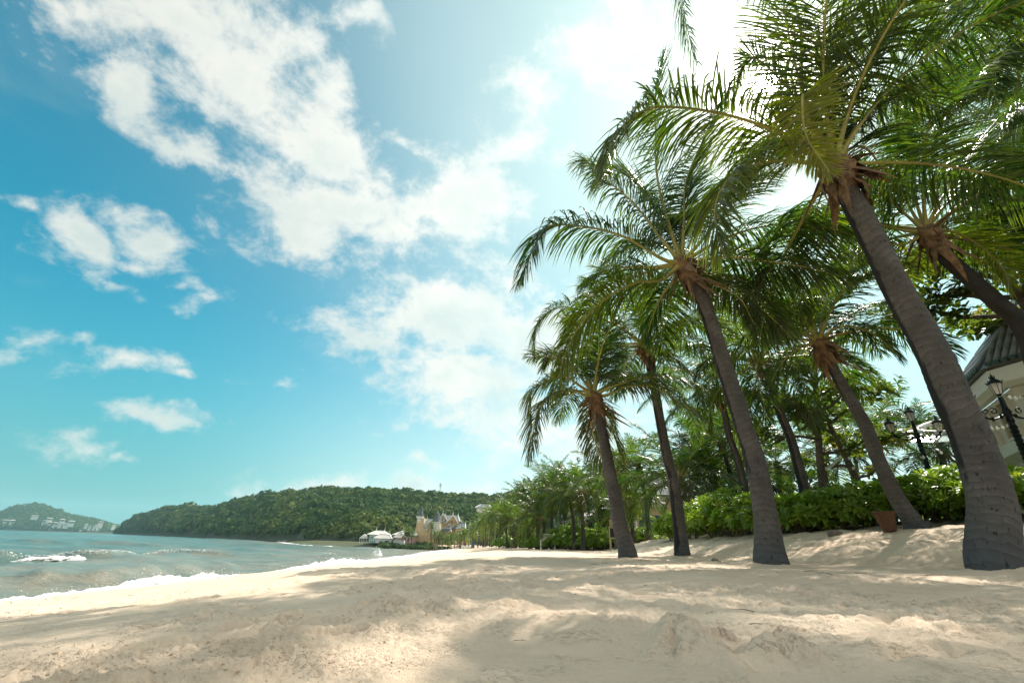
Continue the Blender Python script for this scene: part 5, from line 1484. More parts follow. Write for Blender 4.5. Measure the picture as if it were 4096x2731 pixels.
# gabled main house
b2 = B3(218.0)
def gable(root, bb, xl, xr, ye, xt, yt, wm, dy0, dy1):
    (a, ze), (c_, _), (d_, zt_) = bb.xz((xl, ye)), bb.xz((xr, ye)), bb.xz((xt, yt))
    L = root.location; Y0, Y1 = bb.y+dy0-L.y, bb.y+dy1-L.y
    A, Bp, C_, D_2 = (a-L.x, ze-L.z), (c_-L.x, ze-L.z), (d_-L.x, zt_-L.z), None
    w_ = MB().add([(A[0], Y0, A[1]), (Bp[0], Y0, Bp[1]), (C_[0], Y0, C_[1]), (A[0], Y1, A[1]), (Bp[0], Y1, Bp[1]), (C_[0], Y1, C_[1])], [(0,1,2), (5,4,3), (0,3,4,1), (1,4,5,2), (2,5,3,0)]).build('gable_wall', wm, root)
    o = .9
    rf = MB()
    for P, s in ((A, -1), (Bp, 1)):
        rf.add([(P[0]+s*o, Y0-.7, P[1]-o*.8), (C_[0], Y0-.7, C_[1]+.25), (C_[0], Y1, C_[1]+.25), (P[0]+s*o, Y1, P[1]-o*.8),
                (P[0]+s*o, Y0-.7, P[1]-o*.8-.3), (C_[0], Y0-.7, C_[1]-.05), (C_[0], Y1, C_[1]-.05), (P[0]+s*o, Y1, P[1]-o*.8-.3)], [(0,1,2,3), (7,6,5,4), (0,4,5,1), (3,2,6,7), (0,3,7,4), (1,5,6,2)])
    r_ = rf.build('gable_roof', M_SLATE, root)
    tm = MB()
    for P, s in ((A, -1), (Bp, 1)): tm.bar((P[0]+s*o, Y0-.78, P[1]-o*.8-.1), (C_[0], Y0-.78, C_[1]+.2), .45, .12, up=(0, 1, 0))
    tm.build('barge_board', M_WHITE, r_)
    MB().lathe([(.16, -.4), (.12, .4), (.03, 1.7)], 6, (C_[0], Y0-.78, C_[1]+.2)).build('finial', M_WHITE, r_)
hbox(hotel, 'main_wall', M_YELLOW, b2, (1490, 390), (1770, 830), 0, 14)
gable(hotel, b2, 1478, 1580, 365, 1522, 262, M_YELLOW, -.5, 10)
gable(hotel, b2, 1612, 1778, 395, 1712, 290, M_YELLOW, -.8, 8)
hip(hotel, 'roof', M_SLATE, b2, (1500, 388), (1800, 400), (1524, 265), (1770, 270), 0, 16, .8)
windows(hotel, b2, [(1535, 400)], 30, 60, arched=True, dy=-.5); windows(hotel, b2, [(1632, 490)], 40, 76, arched=True, dy=-.06)
windows(hotel, b2, [(1684, 405)], 18, 38, fmat=M_BARK, dy=-.9)
windows(hotel, b2, [(1520, 500), (1548, 500), (1678, 500)], 26, 50, dy=-.06)
hbox(hotel, 'low_wall', M_YELLOW, b2, (1760, 530), (1990, 830), -2, 8)
hip(hotel, 'low_roof', M_SLATE, b2, (1700, 530), (1930, 530), (1770, 434), (1930, 440), -3, 9)
hip(hotel, 'low_roof', M_SLATE, b2, (1480, 590), (1680, 590), (1520, 530), (1660, 535), -5, 0)
# palm villas
def villa(b, label, wm, roofm, body, roof, wins, extra=(), trim=M_WHITE, name='villa'):
    x, z = b.xz((body[0], body[3]))
    root = empty(name, (x, b.y, z), label, 'house')
    hbox(root, 'wall', wm, b, (body[0], body[1]), (body[2], body[3]), 0, 9)
    hip(root, 'roof', roofm, b, (roof[0], roof[1]), (roof[2], roof[1]), (roof[3], roof[4]), (roof[5], roof[4]), 0, 9, .9)
    for w in wins: windows(root, b, w[0], w[1], w[2], fmat=trim, dy=-.04)
    for (x0, y0, x1, y1, m_, r_) in extra:
        hbox(root, 'wing_wall', m_, b, (x0, y0), (x1, y1), -3, 0)
        hip(root, 'wing_roof', roofm, b, (r_[0], r_[1]), (r_[2], r_[1]), (r_[3], r_[4]), (r_[5], r_[4]), -3, 1, .7)
        w_ = (x1-x0)/3
        windows(root, b, [(x0+w_*.9, y0*.35+y1*.65), (x0+w_*2.1, y0*.35+y1*.65)], w_*.7, (y1-y0)*.45, dy=-3.05)
    return root
bw = B3(208.0)
villa(bw, 'white two storey villa with pale hipped roof on the shore', M_PALE, M_LIGHTROOF, (140, 640, 420, 805), (140, 640, 425, 210, 565, 370),
      [([(160, 700), (190, 700), (262, 700)], 24, 50), ([(155, 778), (185, 778), (225, 778)], 22, 46)], [(300, 715, 560, 812, M_PALE, (290, 715, 560, 340, 640, 520))], M_TEAL)
villa(bw, 'pink two storey villa with pale roof beside the yellow hotel', M_PINK, M_LIGHTROOF, (622, 650, 960, 808), (615, 648, 990, 720, 568, 960),
      [([(650, 690), (684, 690), (740, 695), (900, 690)], 26, 56), ([(650, 775), (690, 780), (900, 780)], 26, 46)])
gz = empty('gazebo', (bw.xz((740, 830))[0], 203, bw.xz((740, 832))[1]), 'small white roofed gazebo in front of the pink villa', 'gazebo')
for dx in (-2.0, 2.0):
    for dy in (-1.8, 1.8): MB().lathe([(.16, 0), (.12, 2.6)], 8, (dx, dy, 0)).build('post', M_WHITE, gz)
MB().box(-2.0, 2.0, -1.6, 1.6, 0, 1.6).build('parapet', M_PALE, gz)
MB().lathe([(3.6, 2.6), (2.6, 3.2), (1.2, 4.2), (.1, 5.2)], 4, a0=math.pi/4).build('roof', M_LIGHTROOF, gz)
gz2 = empty('gazebo', (bw.xz((20, 800))[0], 208, bw.xz((20, 805))[1]), 'white open pavilion at the rocky point left of the white villa', 'gazebo')
for dx in (-1.4, 0, 1.4):
    for dy in (-1.2, 1.2): MB().lathe([(.13, 0), (.11, 1.8)], 8, (dx, dy, 0)).build('post', M_WHITE, gz2)
MB().lathe([(2.5, 1.8), (1.8, 2.4), (.9, 3.1), (.1, 3.6)], 4, a0=math.pi/4).build('roof', M_LIGHTROOF, gz2)
# house on the wooded slope and roof in the grove
bh = B3(230.0)
def hroof(label, px0, px1, pye, pyt, y, wall=1.5):
    x0, x1 = WX(px0, y), WX(px1, y); ze, zt_ = WZ((px0+px1)/2, pye, y), WZ((px0+px1)/2, pyt, y)
    root = empty('house', ((x0+x1)/2, y, ze-6), label, 'house')
    w = (x1-x0)/2
    MB().box(-w*.85, w*.85, 0, 8, 4.7, 6).build('wall', M_PALE, root)
    v = [(-w, -.8, 6), (w, -.8, 6), (w, 8.8, 6), (-w, 8.8, 6), (-w*.45, 4, zt_-ze+6), (w*.6, 4, zt_-ze+6)]
    r_ = MB().add(v, [(0,1,5,4), (1,2,5), (2,3,4,5), (3,0,4), (3,2,1,0)]).build('roof', M_SLATE, root)
    mb = MB().bar(v[4], v[5], .3).bar(v[0], v[4], .3).bar(v[1], v[5], .3); mb.build('ridge_trim', M_WHITE, r_)
    return root, w
hr, w = hroof('grey roofed white house with round dormers above the palms', 2112, 2185, 2004, 1979, 120)
for k in range(3):
    x = -w*.6+k*w*.62
    d = MB()
    n = 12; vs_ = []
    for rad_, yy in ((1.25, -1.6), (1.25, 3.0), (.95, -1.6)):
        for i in range(n+1):
            an = math.pi*i/n; vs_.append((x+rad_*math.cos(an), yy, 5.4+rad_*math.sin(an)))
    fs = [(i, i+1, n+2+i, n+1+i) for i in range(n)]+[(i+1, i, 2*n+2+i, 2*n+3+i) for i in range(n)]
    d.add(vs_, fs)
    dm = d.build('dormer', M_WHITE, hr)
    MB().box(x-.9, x+.9, -1.4, 2, 3.6, 5.9).build('dormer_wall', M_PALE, dm)
hroof('grey hipped roof rising behind the near edge of the grove', 1893, 1960, 2030, 2014, 190)
# mast on the hill
mp = PY(1758, 1982, 455); mt_ = PY(1764, 1931, 455)
mast = empty('antenna_mast', tuple(mp), 'thin antenna mast on the wooded ridge', 'mast')
mh = mt_[2]-mp[2]
mb = MB()
for a in (0, 2.09, 4.19): mb.tube([(.55*math.cos(a), .55*math.sin(a), -6), (.4*math.cos(a), .4*math.sin(a), mh)], .10, 4)
for k in range(18):
    z = -4+k*(mh+3)/18
    for a in (0, 2.09, 4.19): mb.bar((.5*math.cos(a), .5*math.sin(a), z), (.5*math.cos(a+2.09), .5*math.sin(a+2.09), z+.9), .08)
mb.build('lattice', M_MAST, mast)
for k in range(6):
    a = k*1.05; MB().box(-.18, .18, -.12, .12, 0, 1.8).build('antenna', M_MAST, mast, (1.0*math.cos(a), 1.0*math.sin(a), mh-2.2-(k % 2)*1.6), rot=(0, 0, a+1.57))
# shore rocks, poles, boats, bathers
rgr = random.Random(5)
def rock_mesh(seed):
    rg_ = np.random.default_rng(seed)
    mb = MB().lathe([(.2, -.3), (.9, -.1), (1.0, .25), (.75, .6), (.3, .8), (.05, .84)], 9)
    V = np.array(mb.v); V *= 1+rg_.normal(0, .14, V.shape)
    mb.v = [tuple(v) for v in V]
    return mb.mesh('rock', M_ROCK, True)
ROCKS = [rock_mesh(k) for k in range(4)]
for k in range(30):
    px = rgr.uniform(1120, 1690); y = np.interp(px, [1120, 1300, 1440, 1690], [350, 268, 236, 204])
    x = WX(px, y)
    s_ = rgr.uniform(.8, 2.2)
    o = link('shore_rock', ROCKS[k % 4], None, (x, y+rgr.uniform(-3, 3), .1), (0, 0, rgr.uniform(0, 6)), (s_*1.5, s_, s_*.7))
    tag(o, 'brown boulder at the foot of the wooded shore ' + ('under the white villa' if px > 1470 else 'left of the white pavilion'), 'rock', 'boulders along the rocky shore')
for k, (px, py0, py1, y) in enumerate([(1717, 2180, 2197, 150), (1723, 2185, 2197, 155), (1734, 2172, 2203, 110), (1741, 2168, 2203, 112), (1746, 2172, 2204, 108)]):
    p = PY(px, py1, y); q = PY(px+1.5, py0, y)
    o = MB().tube([(0, 0, -1.5), (0, 0, q[2]-max(p[2], -.3))], .085, 7).build('mooring_pole', M_POLE, None, (p[0], y, max(p[2], -.3)))
    tag(o, ['short pole farthest left in the shallows', 'short thin pole second from the left in the shallows', 'tall pole left of the close pair in the shallows', 'tallest wooden pole standing in the shallows', 'tall pole farthest right in the shallows'][k], 'pole', 'wooden poles in the shallows')
def person(px, py, y, h, label, cloth, arm=0.0):
    p = PY(px, py, y); z = ground(p[0], y)
    root = empty('person', (p[0], y, z), label, 'person')
    s = h/1.7
    V = [(0,0,.95),(0,0,1.15),(0,0,1.38),(0,.0,1.50),(0,-.01,1.62),(.19,0,1.38),(.26,.02,1.10),(.24+arm,-.08,.86),(-.19,0,1.38),(-.25,.02,1.12),(-.27,-.05,.88),(.10,0,.88),(.11,-.02,.48),(.11,.02,.07),(.11,-.14,.03),(-.10,0,.88),(-.12,.04,.48),(-.13,.10,.07),(-.13,-.05,.03)]
    E = [(0,1),(1,2),(2,3),(3,4),(2,5),(5,6),(6,7),(2,8),(8,9),(9,10),(0,11),(11,12),(12,13),(13,14),(0,15),(15,16),(16,17),(17,18)]
    R = [.14,.13,.15,.06,.105,.065,.048,.04,.065,.048,.04,.095,.062,.045,.04,.095,.062,.045,.04]
    me = bpy.data.meshes.new('body'); me.from_pydata([(a*s, b_*s, c_*s) for a, b_, c_ in V], E, [])
    o = link('body', me, root); o.modifiers.new('skin', 'SKIN'); o.modifiers.new('sub', 'SUBSURF').render_levels = 1
    for i, r_ in enumerate(R): me.skin_vertices[0].data[i].radius = (r_*s, r_*s)
    me.skin_vertices[0].data[0].use_root = True
    me.materials.append(M_SKIN)
    MB().lathe([(.165*s, .72*s), (.18*s, .85*s), (.165*s, 1.0*s)], 12, cap=False).build('shorts', cloth, root, smooth=True)
    MB().lathe([(.02*s, 1.60*s), (.105*s, 1.62*s), (.112*s, 1.68*s), (.08*s, 1.745*s), (.01*s, 1.765*s)], 12).build('hair', M_CLOTH, root, (0, .015, 0), smooth=True)
person(1817, 2199, 150, 1.7, 'bather in dark shorts standing at the far waterline', M_CLOTH)
person(1768, 2192, 185, 1.7, 'small figure in pale shorts on the far sand near the poles', M_CLOTH2)
def hull(label, name, cat, p, L, W, H, mats, rz):
    root = empty(name, p, label, cat, None, rz)
    n = 13
    mb = MB(); vs_ = []
    for i in range(n):
        t_ = i/(n-1)*2-1; w = W/2*(1-abs(t_)**2.5)+.02; k_ = H*.35*abs(t_)**3
        vs_ += [(t_*L/2, -w, H+k_), (t_*L/2, -w*.7, .12*H+k_), (t_*L/2, 0, k_), (t_*L/2, w*.7, .12*H+k_), (t_*L/2, w, H+k_), (t_*L/2, 0, H*.75+k_)]
    fs = [(i*6+j, i*6+(j+1) % 6, (i+1)*6+(j+1) % 6, (i+1)*6+j) for i in range(n-1) for j in range(6)]
    mb.add(vs_, fs+[(0,1,2,3,4,5)[::-1], tuple((n-1)*6+j for j in range(6))])
    mb.build('hull', mats[0], root, smooth=True)
    for k in range(3 if len(mats) > 1 else 1):
        MB().box(-.16*L/5, .16*L/5, -W*.40, W*.40, H*.8, H*1.06).build('seat', mats[-1], root, ((k-1)*L*.26 if len(mats) > 1 else 0, 0, 0))
p = PY(*c1s(1990, 905), 150); hull('red and white inflatable boat lying on the far beach', 'inflatable_boat', 'boat', (p[0], 150, ground(p[0], 150)), 3.6, 1.3, .75, [M_WHITE, M_RED], .1)
p = PY(*c1s(1735, 922), 152); hull('yellow kayak lying on the far beach behind the bather', 'kayak', 'kayak', (p[0], 154, ground(p[0], 154)), 3.4, .7, .35, [M_YEL], .05)
p = PY(*c1s(2090, 880), 146)
MB().box(-.22, .22, -.06, .06, 0, 2.2).build('blue_board', M_BLUE, None, (p[0], 146, ground(p[0], 146)))
tag(bpy.data.objects['blue_board'], 'tall blue board standing upright by the far palms', 'board')
# greenery in front of the villas
for k, (px, py, y, rx, h) in enumerate([(1540,2181,199,4,2.0),(1568,2183,197,4.5,2.0),(1600,2184,196,4.5,1.7),(1632,2184,196,4.5,1.8),(1660,2186,195,5,1.5),(1690,2186,194,5,1.5),(1716,2186,194,5,1.5),(1745,2186,194,5,1.4),(1690,2179,206,2.2,2.6),(1706,2179,206,2.2,2.6),(1676,2179,206,2.2,2.6),(1560,2178,205,2.6,3.0),(1548,2177,205,2.2,2.6)]):
    p = PY(px, py, y)
    sb = empty('shore_bush', (p[0], y, max(.2, p[2]-.6)), ['low bush under the left end of the white villa','low bush under the right end of the white villa','low bush between the white and pink villas','low bush below the gazebo','low bush below the pink villa','low bush left of the hotel garden wall','low bush in front of the clock tower','low bush by the mooring poles','clipped tree before the hotel facade, right one','clipped tree at the hotel corner','clipped tree before the hotel facade, left one','round tree between the villas, right one','round tree between the villas, left one'][k], 'bush', 'bushes on the bank below the villas')
    V, Fq = leaf_clumps(np.array([[0, 0, -.2]]*3)+rgp.normal(0, 1.2, (3, 3))*[rx*.4, .8, .1], np.full(3, rx*.55), 130, rgp, h/rx*.9, .2)
    link('foliage', np_mesh('foliage', V, [Fq], M_WOOD, False, {'age': np.full(len(V), .05*(k % 3))}), sb)
for k, (px, py, y, hh) in enumerate([(1620, 2175, 200, 5), (1632, 2176, 200, 4.8), (1645, 2176, 202, 4.5), (1725, 2172, 202, 8), (1738, 2176, 200, 4), (1752, 2178, 198, 4.6)]):
    p = PY(px, py, y)
    r_ = empty('coconut_palm', (p[0], y, 1.0), ['palm between the pink villa and the gazebo', 'palm just left of the hotel facade', 'dark palm at the hotel corner', 'tall thin palm standing before the hotel turret', 'palm below the hotel turret by the poles', 'leafy palm where the grove meets the hotel'][k], 'palm tree', 'palms in front of the hotel')
    link('trunk', GTR[k % 5][0], r_, (0, 0, 0), None, (1, 1, hh/8))
    link('crown', CROWNS[k % 5], r_, (GTR[k % 5][1], 0, 7*hh/8), (0, 0, k*1.3))
# villas on the far island
VI = [(400,480,120,70),(560,490,95,62),(680,500,95,52),(845,505,110,78),(962,505,78,66),(830,400,80,60),(925,425,78,50),(1040,435,80,52),(1125,440,70,48),(925,350,95,48),(1170,375,95,50),(1340,408,110,56),(1235,450,90,40),(110,385,100,46),(225,390,90,52),(660,292,120,26),(1620,462,60,32),(1690,498,50,24),(1770,498,50,24),(1840,498,50,34),(1895,415,90,40),(1815,455,44,20),(1910,455,44,20),(2140,480,70,30),(1505,575,56,36)]
for k, (zx, zy, w, h) in enumerate(VI):
    px, py = zx*.2126, 2000+zy*.2126
    y = ISL_Y-230
    p = PY(px, py+h*.2126/2, y); x0 = PY(px-w*.2126/2, py, y)[0]; x1 = PY(px+w*.2126/2, py, y)[0]
    H_ = PY(px, py-h*.2126/2, y)[2]-p[2]
    root = empty('hillside_villa', tuple(p), 'pale terraced villa on the far island '+('beside the beach strip ' if zx > 1800 else 'right of the middle cluster ' if zx > 1200 else 'in the middle cluster ' if zx > 700 else 'toward the left ')+('near the water' if zy > 460 and zx < 1100 else 'on the point' if zx > 1450 else 'high on the slope' if zy < 300 else 'at the far end' if zx < 300 else 'halfway up the slope'), 'villa', 'villas on the far island', math.atan2(-p[0], p[1]))
    w2 = (x1-x0)/2
    MB().box(-w2*.8, w2*.8, 0, 16, -14, H_*.8).build('wall', M_WHITE, root)
    MB().add([(-w2, -4, H_*.78), (w2, -4, H_*.78), (w2, 18, H_*.78), (-w2, 18, H_*.78), (-w2*.5, 8, H_), (w2*.5, 8, H_)], [(0,1,5,4), (1,2,5), (2,3,4,5), (3,0,4), (3,2,1,0)]).build('roof', M_LIGHTROOF, root)
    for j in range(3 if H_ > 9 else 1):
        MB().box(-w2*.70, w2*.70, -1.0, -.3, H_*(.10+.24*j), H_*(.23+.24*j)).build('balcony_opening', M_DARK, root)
# ------------------------------------------------------------------ yellow pavilion and terrace behind the leaning palms
y0 = 44.0
def XZ(q, y): 
    p = PY(q[0], q[1], y); return p[0], p[2]
xl, zt = XZ(s5(800, 560), y0); xr, _ = XZ(s5(1900, 560), y0); zb = XZ(s5(1200, 900), y0)[1]
pav = empty('yellow_pavilion', ((xl+xr)/2, y0, zb), 'yellow rendered restaurant with tall blue windows behind the palms', 'building')
hw = (xr-xl)/2+1.5; H = zt-zb+.6
def pxx(sx): return XZ(s5(sx, 800), y0)[0]-(xl+xr)/2
# wall piers between openings
edges = [(-hw, pxx(810)), (pxx(900), pxx(1010)), (pxx(1110), pxx(1150)), (pxx(1350), pxx(1440)), (pxx(1560), pxx(1600)), (pxx(1690), pxx(1760)), (pxx(1840), hw)]
for a, b_ in edges: MB().box(a, b_, 0, .5, -.3, H-.9).build('wall_pier', M_YELLOW, pav)
MB().box(-hw, hw, 0, .5, H-.9, H+.6).build('upper_wall', M_YELLOW, pav)
MB().box(-hw, hw, -.15, .6, H+.6, H+.85).build('cornice', M_WHITE, pav)
v = [(-hw-.6, -.8, H+.85), (hw+.6, -.8, H+.85), (hw+.6, 9, H+.85), (-hw-.6, 9, H+.85), (-hw+3, 4, H+3.0), (hw-3, 4, H+3.0)]
MB().add(v, [(0,1,5,4), (1,2,5), (2,3,4,5), (3,0,4), (3,2,1,0)]).build('roof', M_SLATE, pav)
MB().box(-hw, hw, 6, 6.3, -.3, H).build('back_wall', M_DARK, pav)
for (a0, b0), (a1, b1) in zip(edges[:-1], edges[1:]):
    f = MB().box(b0, a1, .18, .30, 0, .16).box(b0, a1, .18, .30, H-1.06, H-.9).box((b0+a1)/2-.05, (b0+a1)/2+.05, .18, .30, .16, H-1.06).build('window', M_BLUE, pav)
    MB().box(b0, (b0+a1)/2-.05, .22, .26, .16, H-1.06).build('pane', M_BLUEGLASS, f)
    MB().box((b0+a1)/2+.05, a1, .22, .26, .16, H-1.06).build('pane', M_BLUEGLASS, f)
for sx in (790, 930):
    x = pxx(sx)
    c_ = MB().lathe([(.26, 0), (.26, .15), (.19, .2), (.17, 2.0), (.28, 2.2), (.28, 2.35)], 12).build('column', M_WHITE, pav, (x, -.5, -.1), smooth=False)
MB().box(pxx(1375), pxx(1400), -.14, -.0, 1.6, 2.3).build('wall_lamp', M_BARK, pav)
MB().box(pxx(1350)-.05, pxx(1460), -.12, 0, .55, .75).build('sill_ledge', M_WHITE, pav)
for k in range(4): MB().box(pxx(760), pxx(1560), -3.2+.45*k, -2.7+.45*k if k < 3 else 0, -1.2, -.75+.15*k).build('step', M_ROCK, pav)
# open terrace with pale sloping roof
y1 = 50.0
xa, za = XZ(s5(260, 740), y1); xb, _ = XZ(s5(620, 700), y1); zg = XZ(s5(400, 900), y1)[1]
ter = empty('terrace_roof', (xa, y1, zg), 'open terrace with pale sloping roof and thin posts behind the almond tree', 'pavilion')
W = xb-xa; Ht = za-zg
MB().add([(-.4, -.5, Ht), (W+.6, -.5, Ht+.55), (W+.6, 5, Ht+1.9), (-.4, 5, Ht+1.35), (-.4, -.5, Ht+.12), (W+.6, -.5, Ht+.67), (W+.6, 5, Ht+2.02), (-.4, 5, Ht+1.47)], [(3,2,1,0), (4,5,6,7), (0,1,5,4), (1,2,6,5), (2,3,7,6), (3,0,4,7)]).build('roof', M_LIGHTROOF, ter)
for k in range(5): MB().tube([(k*W/4, 0, -.5), (k*W/4, 0, Ht+.05+.5*k/4)], .07, 8).build('post', M_DARK, ter)
MB().box(0, W, .05, .15, .2, 1.0).build('railing', M_TEAL, ter)
tb = PY(*s5(30, 900), 62.0)
tbr = empty('teal_kiosk', (tb[0], 62, tb[2]-1), 'low teal building half hidden behind the low hedge', 'building')
MB().box(-4.5, 6.5, 0, 6, 0, 3.4).build('wall', M_TEAL, tbr)
MB().box(-5, 7, -.6, 6.6, 3.4, 3.7).build('roof', M_LIGHTROOF, tbr)
MB().box(1.5, 3.0, -.05, .0, .4, 2.6).build('door', M_DARK, tbr)
# blackboard and white sign on the sand
p = PY(*s5(560, 1112), 29.0)
bb = empty('menu_board', (p[0], 29, ground(p[0], 29)), 'blackboard on pale posts beside the outermost leaning trunk', 'sign')
xr_ = PY(*s5(655, 1000), 29)[0]-p[0]
zt_ = PY(*s5(560, 815), 29)[2]-ground(p[0], 29); zm = PY(*s5(560, 985), 29)[2]-ground(p[0], 29)
for x in (0, xr_): MB().box(x-.04, x+.04, -.04, .04, -.2, zt_).build('post', M_TIMBER, bb)
MB().box(-.02, xr_+.02, -.065, -.045, zm+.04, zt_-.04).build('board', M_BOARD, bb)
MB().box(-.05, xr_+.05, -.08, -.04, zt_-.04, zt_+.03).box(-.05, xr_+.05, -.08, -.04, zm-.03, zm+.04).box(-.05, -.015, -.08, -.04, zm+.04, zt_-.04).box(xr_+.015, xr_+.05, -.08, -.04, zm+.04, zt_-.04).build('frame', M_TIMBER, bb)
p = PY(*s2(1555, 1010), 41.0)
ws = empty('beach_sign', (p[0], 41, ground(p[0], 41)), 'small white wooden frame sign standing on the sand', 'sign')
for x in (0, 1.15): MB().box(x-.05, x+.05, -.04, .04, -.2, 1.25 if x == 0 else 1.2).build('post', M_WHITE, ws)
MB().box(.05, 1.10, -.02, .02, .62, 1.12).build('panel', M_CREAM, ws)
MB().box(.05, 1.10, -.035, .035, 1.12, 1.2).build('rail', M_WHITE, ws)
# ------------------------------------------------------------------ wicker basket, stones, litter
p = PY(*c4(1003, 1285), 8.7); z = ground(p[0], 8.7)
bk = empty('wicker_basket', (p[0], 8.7, z), 'brown wicker basket leaning against the leaning palm foot', 'basket')
n, mlev = 64, 22
rows = []
for i in range(mlev):
    q = i/(mlev-1)
    for k in range(n):
        a = 2*math.pi*k/n
        r_ = .17+.125*q+.006*math.sin(a*16+(i % 2)*math.pi)+.003*math.cos(i*math.pi)
        rows.append((r_*math.cos(a), r_*math.sin(a), .60*q))
fs = [(i*n+k, i*n+(k+1) % n, (i+1)*n+(k+1) % n, (i+1)*n+k) for i in range(mlev-1) for k in range(n)]
MB().add(rows, fs+[tuple(range(n))[::-1]]).build('woven_body', M_BASKET, bk, smooth=True)
rm = MB()
for tw in range(2):
    rm.tube([((.30+.012*math.cos(k*1.3+tw*3.14))*math.cos(2*math.pi*k/60), (.30+.012*math.cos(k*1.3+tw*3.14))*math.sin(2*math.pi*k/60), .60+.012*math.sin(k*1.3+tw*3.14)) for k in range(61)], .013, 6)
rm.build('rim', M_BASKET, bk, smooth=True)
sv = MB()
for k in range(20):
    a = 2*math.pi*k/20; sv.tube([(.172*math.cos(a), .172*math.sin(a), .02), (.302*math.cos(a), .302*math.sin(a), .6)], .007, 5)
sv.build('stakes', M_BASKET, bk)
bk.rotation_euler = (0.0, math.radians(-4), 0)
bk.scale = (.56, .56, .56)
def stone(px, py, y, s, label, seed):
    p = PY(px, py, y); rg_ = np.random.default_rng(seed)
    mb = MB().lathe([(1.0, -.25), (1.05, .1), (.95, .38), (.7, .62), (.38, .76), (.02, .80)], 20)
    V = np.array(mb.v); V *= 1+.10*fbm(V[:, 0]*1.3+seed, V[:, 1]*1.3+V[:, 2], 3, seed)[:, None]*2
    mb.v = [tuple(v*s) for v in V]
    o = mb.build('stone', M_STONE, None, (p[0], y, ground(p[0], y)-.01), smooth=True); tag(o, label, 'stone')
stone(*s5(2205, 1290), 9.0, .085, 'rounded brown stone half buried in open sand right of the black stained palm', 1)
stone(*c4(660, 1245), 9.6, .13, 'rounded pale stone at the foot of the hedge left of the basket', 2)
# twigs and dry leaves on the sand, all small
rl = random.Random(77)
TW = []
for k in range(4):
    mb = MB(); pts = [(0, 0, 0)]
    for j in range(4): pts.append((pts[-1][0]+.06, pts[-1][1]+rl.uniform(-.025, .025), .005+rl.uniform(0, .02)))
    mb.tube(pts, [.005, .0045, .004, .003, .002], 5)
    mb.tube([pts[2], (pts[2][0]+.05, pts[2][1]+.05, .03)], [.003, .0015], 4)
    TW.append(mb.mesh('twig', M_TWIG, True))
LF = []
for k in range(3):
    V, F = rosette_arrays(1, .09, .045, rgp, (80, 95), .3, 3)
    LF.append(np_mesh('dry_leaf', V, [F], M_TWIG, True, {'age': np.ones(len(V))}))
lit = MB()
for k in range(110):
    a = math.radians(rl.uniform(-45, 52)); r_ = rl.uniform(1.3, 10)
    x, y = r_*math.sin(a), r_*math.cos(a)
    src = rl.choice(TW if rl.random() < .45 else LF)
    s_ = rl.uniform(.2, .75)*min(1, r_/6+.1)
    M4 = Matrix.Translation((x, y, ground(x, y)+.003)) @ Matrix.Rotation(rl.uniform(0, 6.28), 4, 'Z') @ Matrix.Rotation(rl.uniform(-.15, .15), 4, 'X') @ Matrix.Scale(s_, 4)
    lit.add([M4 @ v_.co for v_ in src.vertices], [tuple(p_.vertices) for p_ in src.polygons])
tag(lit.build('beach_litter', M_TWIG), 'scattered twigs and dry leaves on the sand', kind='stuff')

# ------------------------------------------------------------------ white pavilion at the right edge
PC = (20.0*math.sin(math.radians(58.4)), 20.0*math.cos(math.radians(58.4)))   # centre of the eight-sided front
ze = CZ+4.75                                   # height of the eaves
wp = empty('white_pavilion', (PC[0], PC[1], CZ+.8), 'cream eight-sided pavilion with grey tiled roof at the right edge', 'building')
L = wp.location
R_E = 4.4                                      # eaves radius
zE = ze-L.z
def ringp(r, a, z): return (r*math.cos(a), r*math.sin(a), z)
A0, A1, NS = math.radians(128), math.radians(300), 4
def band(name, prof, mat, parent=wp, n=NS, a0=A0, a1=A1):
    """a curved wall or cornice: profile (radius, height) swept round the front"""
    vs_, m_ = [], len(prof)
    for i in range(n+1):
        a = a0+(a1-a0)*i/n
        vs_ += [ringp(r, a, z) for r, z in prof]
    fs = [(i*m_+j, i*m_+(j+1) % m_, (i+1)*m_+(j+1) % m_, (i+1)*m_+j) for i in range(n) for j in range(m_)]
    return MB().add(vs_, fs+[tuple(range(m_)), tuple(n*m_+j for j in range(m_))[::-1]]).build(name, mat, parent)
band('eaves_cornice', [(R_E-.05, zE-.12), (R_E-.05, zE-.50), (R_E-.2, zE-.62), (R_E-.4, zE-.62), (R_E-.4, zE-.12)], M_WHITE)
band('frieze', [(R_E-.45, zE-.60), (R_E-.45, zE-1.9), (R_E-.8, zE-1.9), (R_E-.8, zE-.60)], M_CREAM)
band('string_course', [(R_E-.2, zE-1.86), (R_E-.2, zE-2.15), (R_E-.45, zE-2.3), (R_E-.8, zE-2.3), (R_E-.8, zE-1.9)], M_WHITE)
band('back_wall', [(R_E-1.7, zE-2.3), (R_E-1.7, -1.0), (R_E-1.9, -1.0), (R_E-1.9, zE-2.3)], M_REDDOOR)
cone = MB(); zR = zE+4.7
rf = band('roof', [(R_E+.05, zE-.06), (.5, zR), (.3, zR), (R_E-.8, zE-.10)], M_TILE)
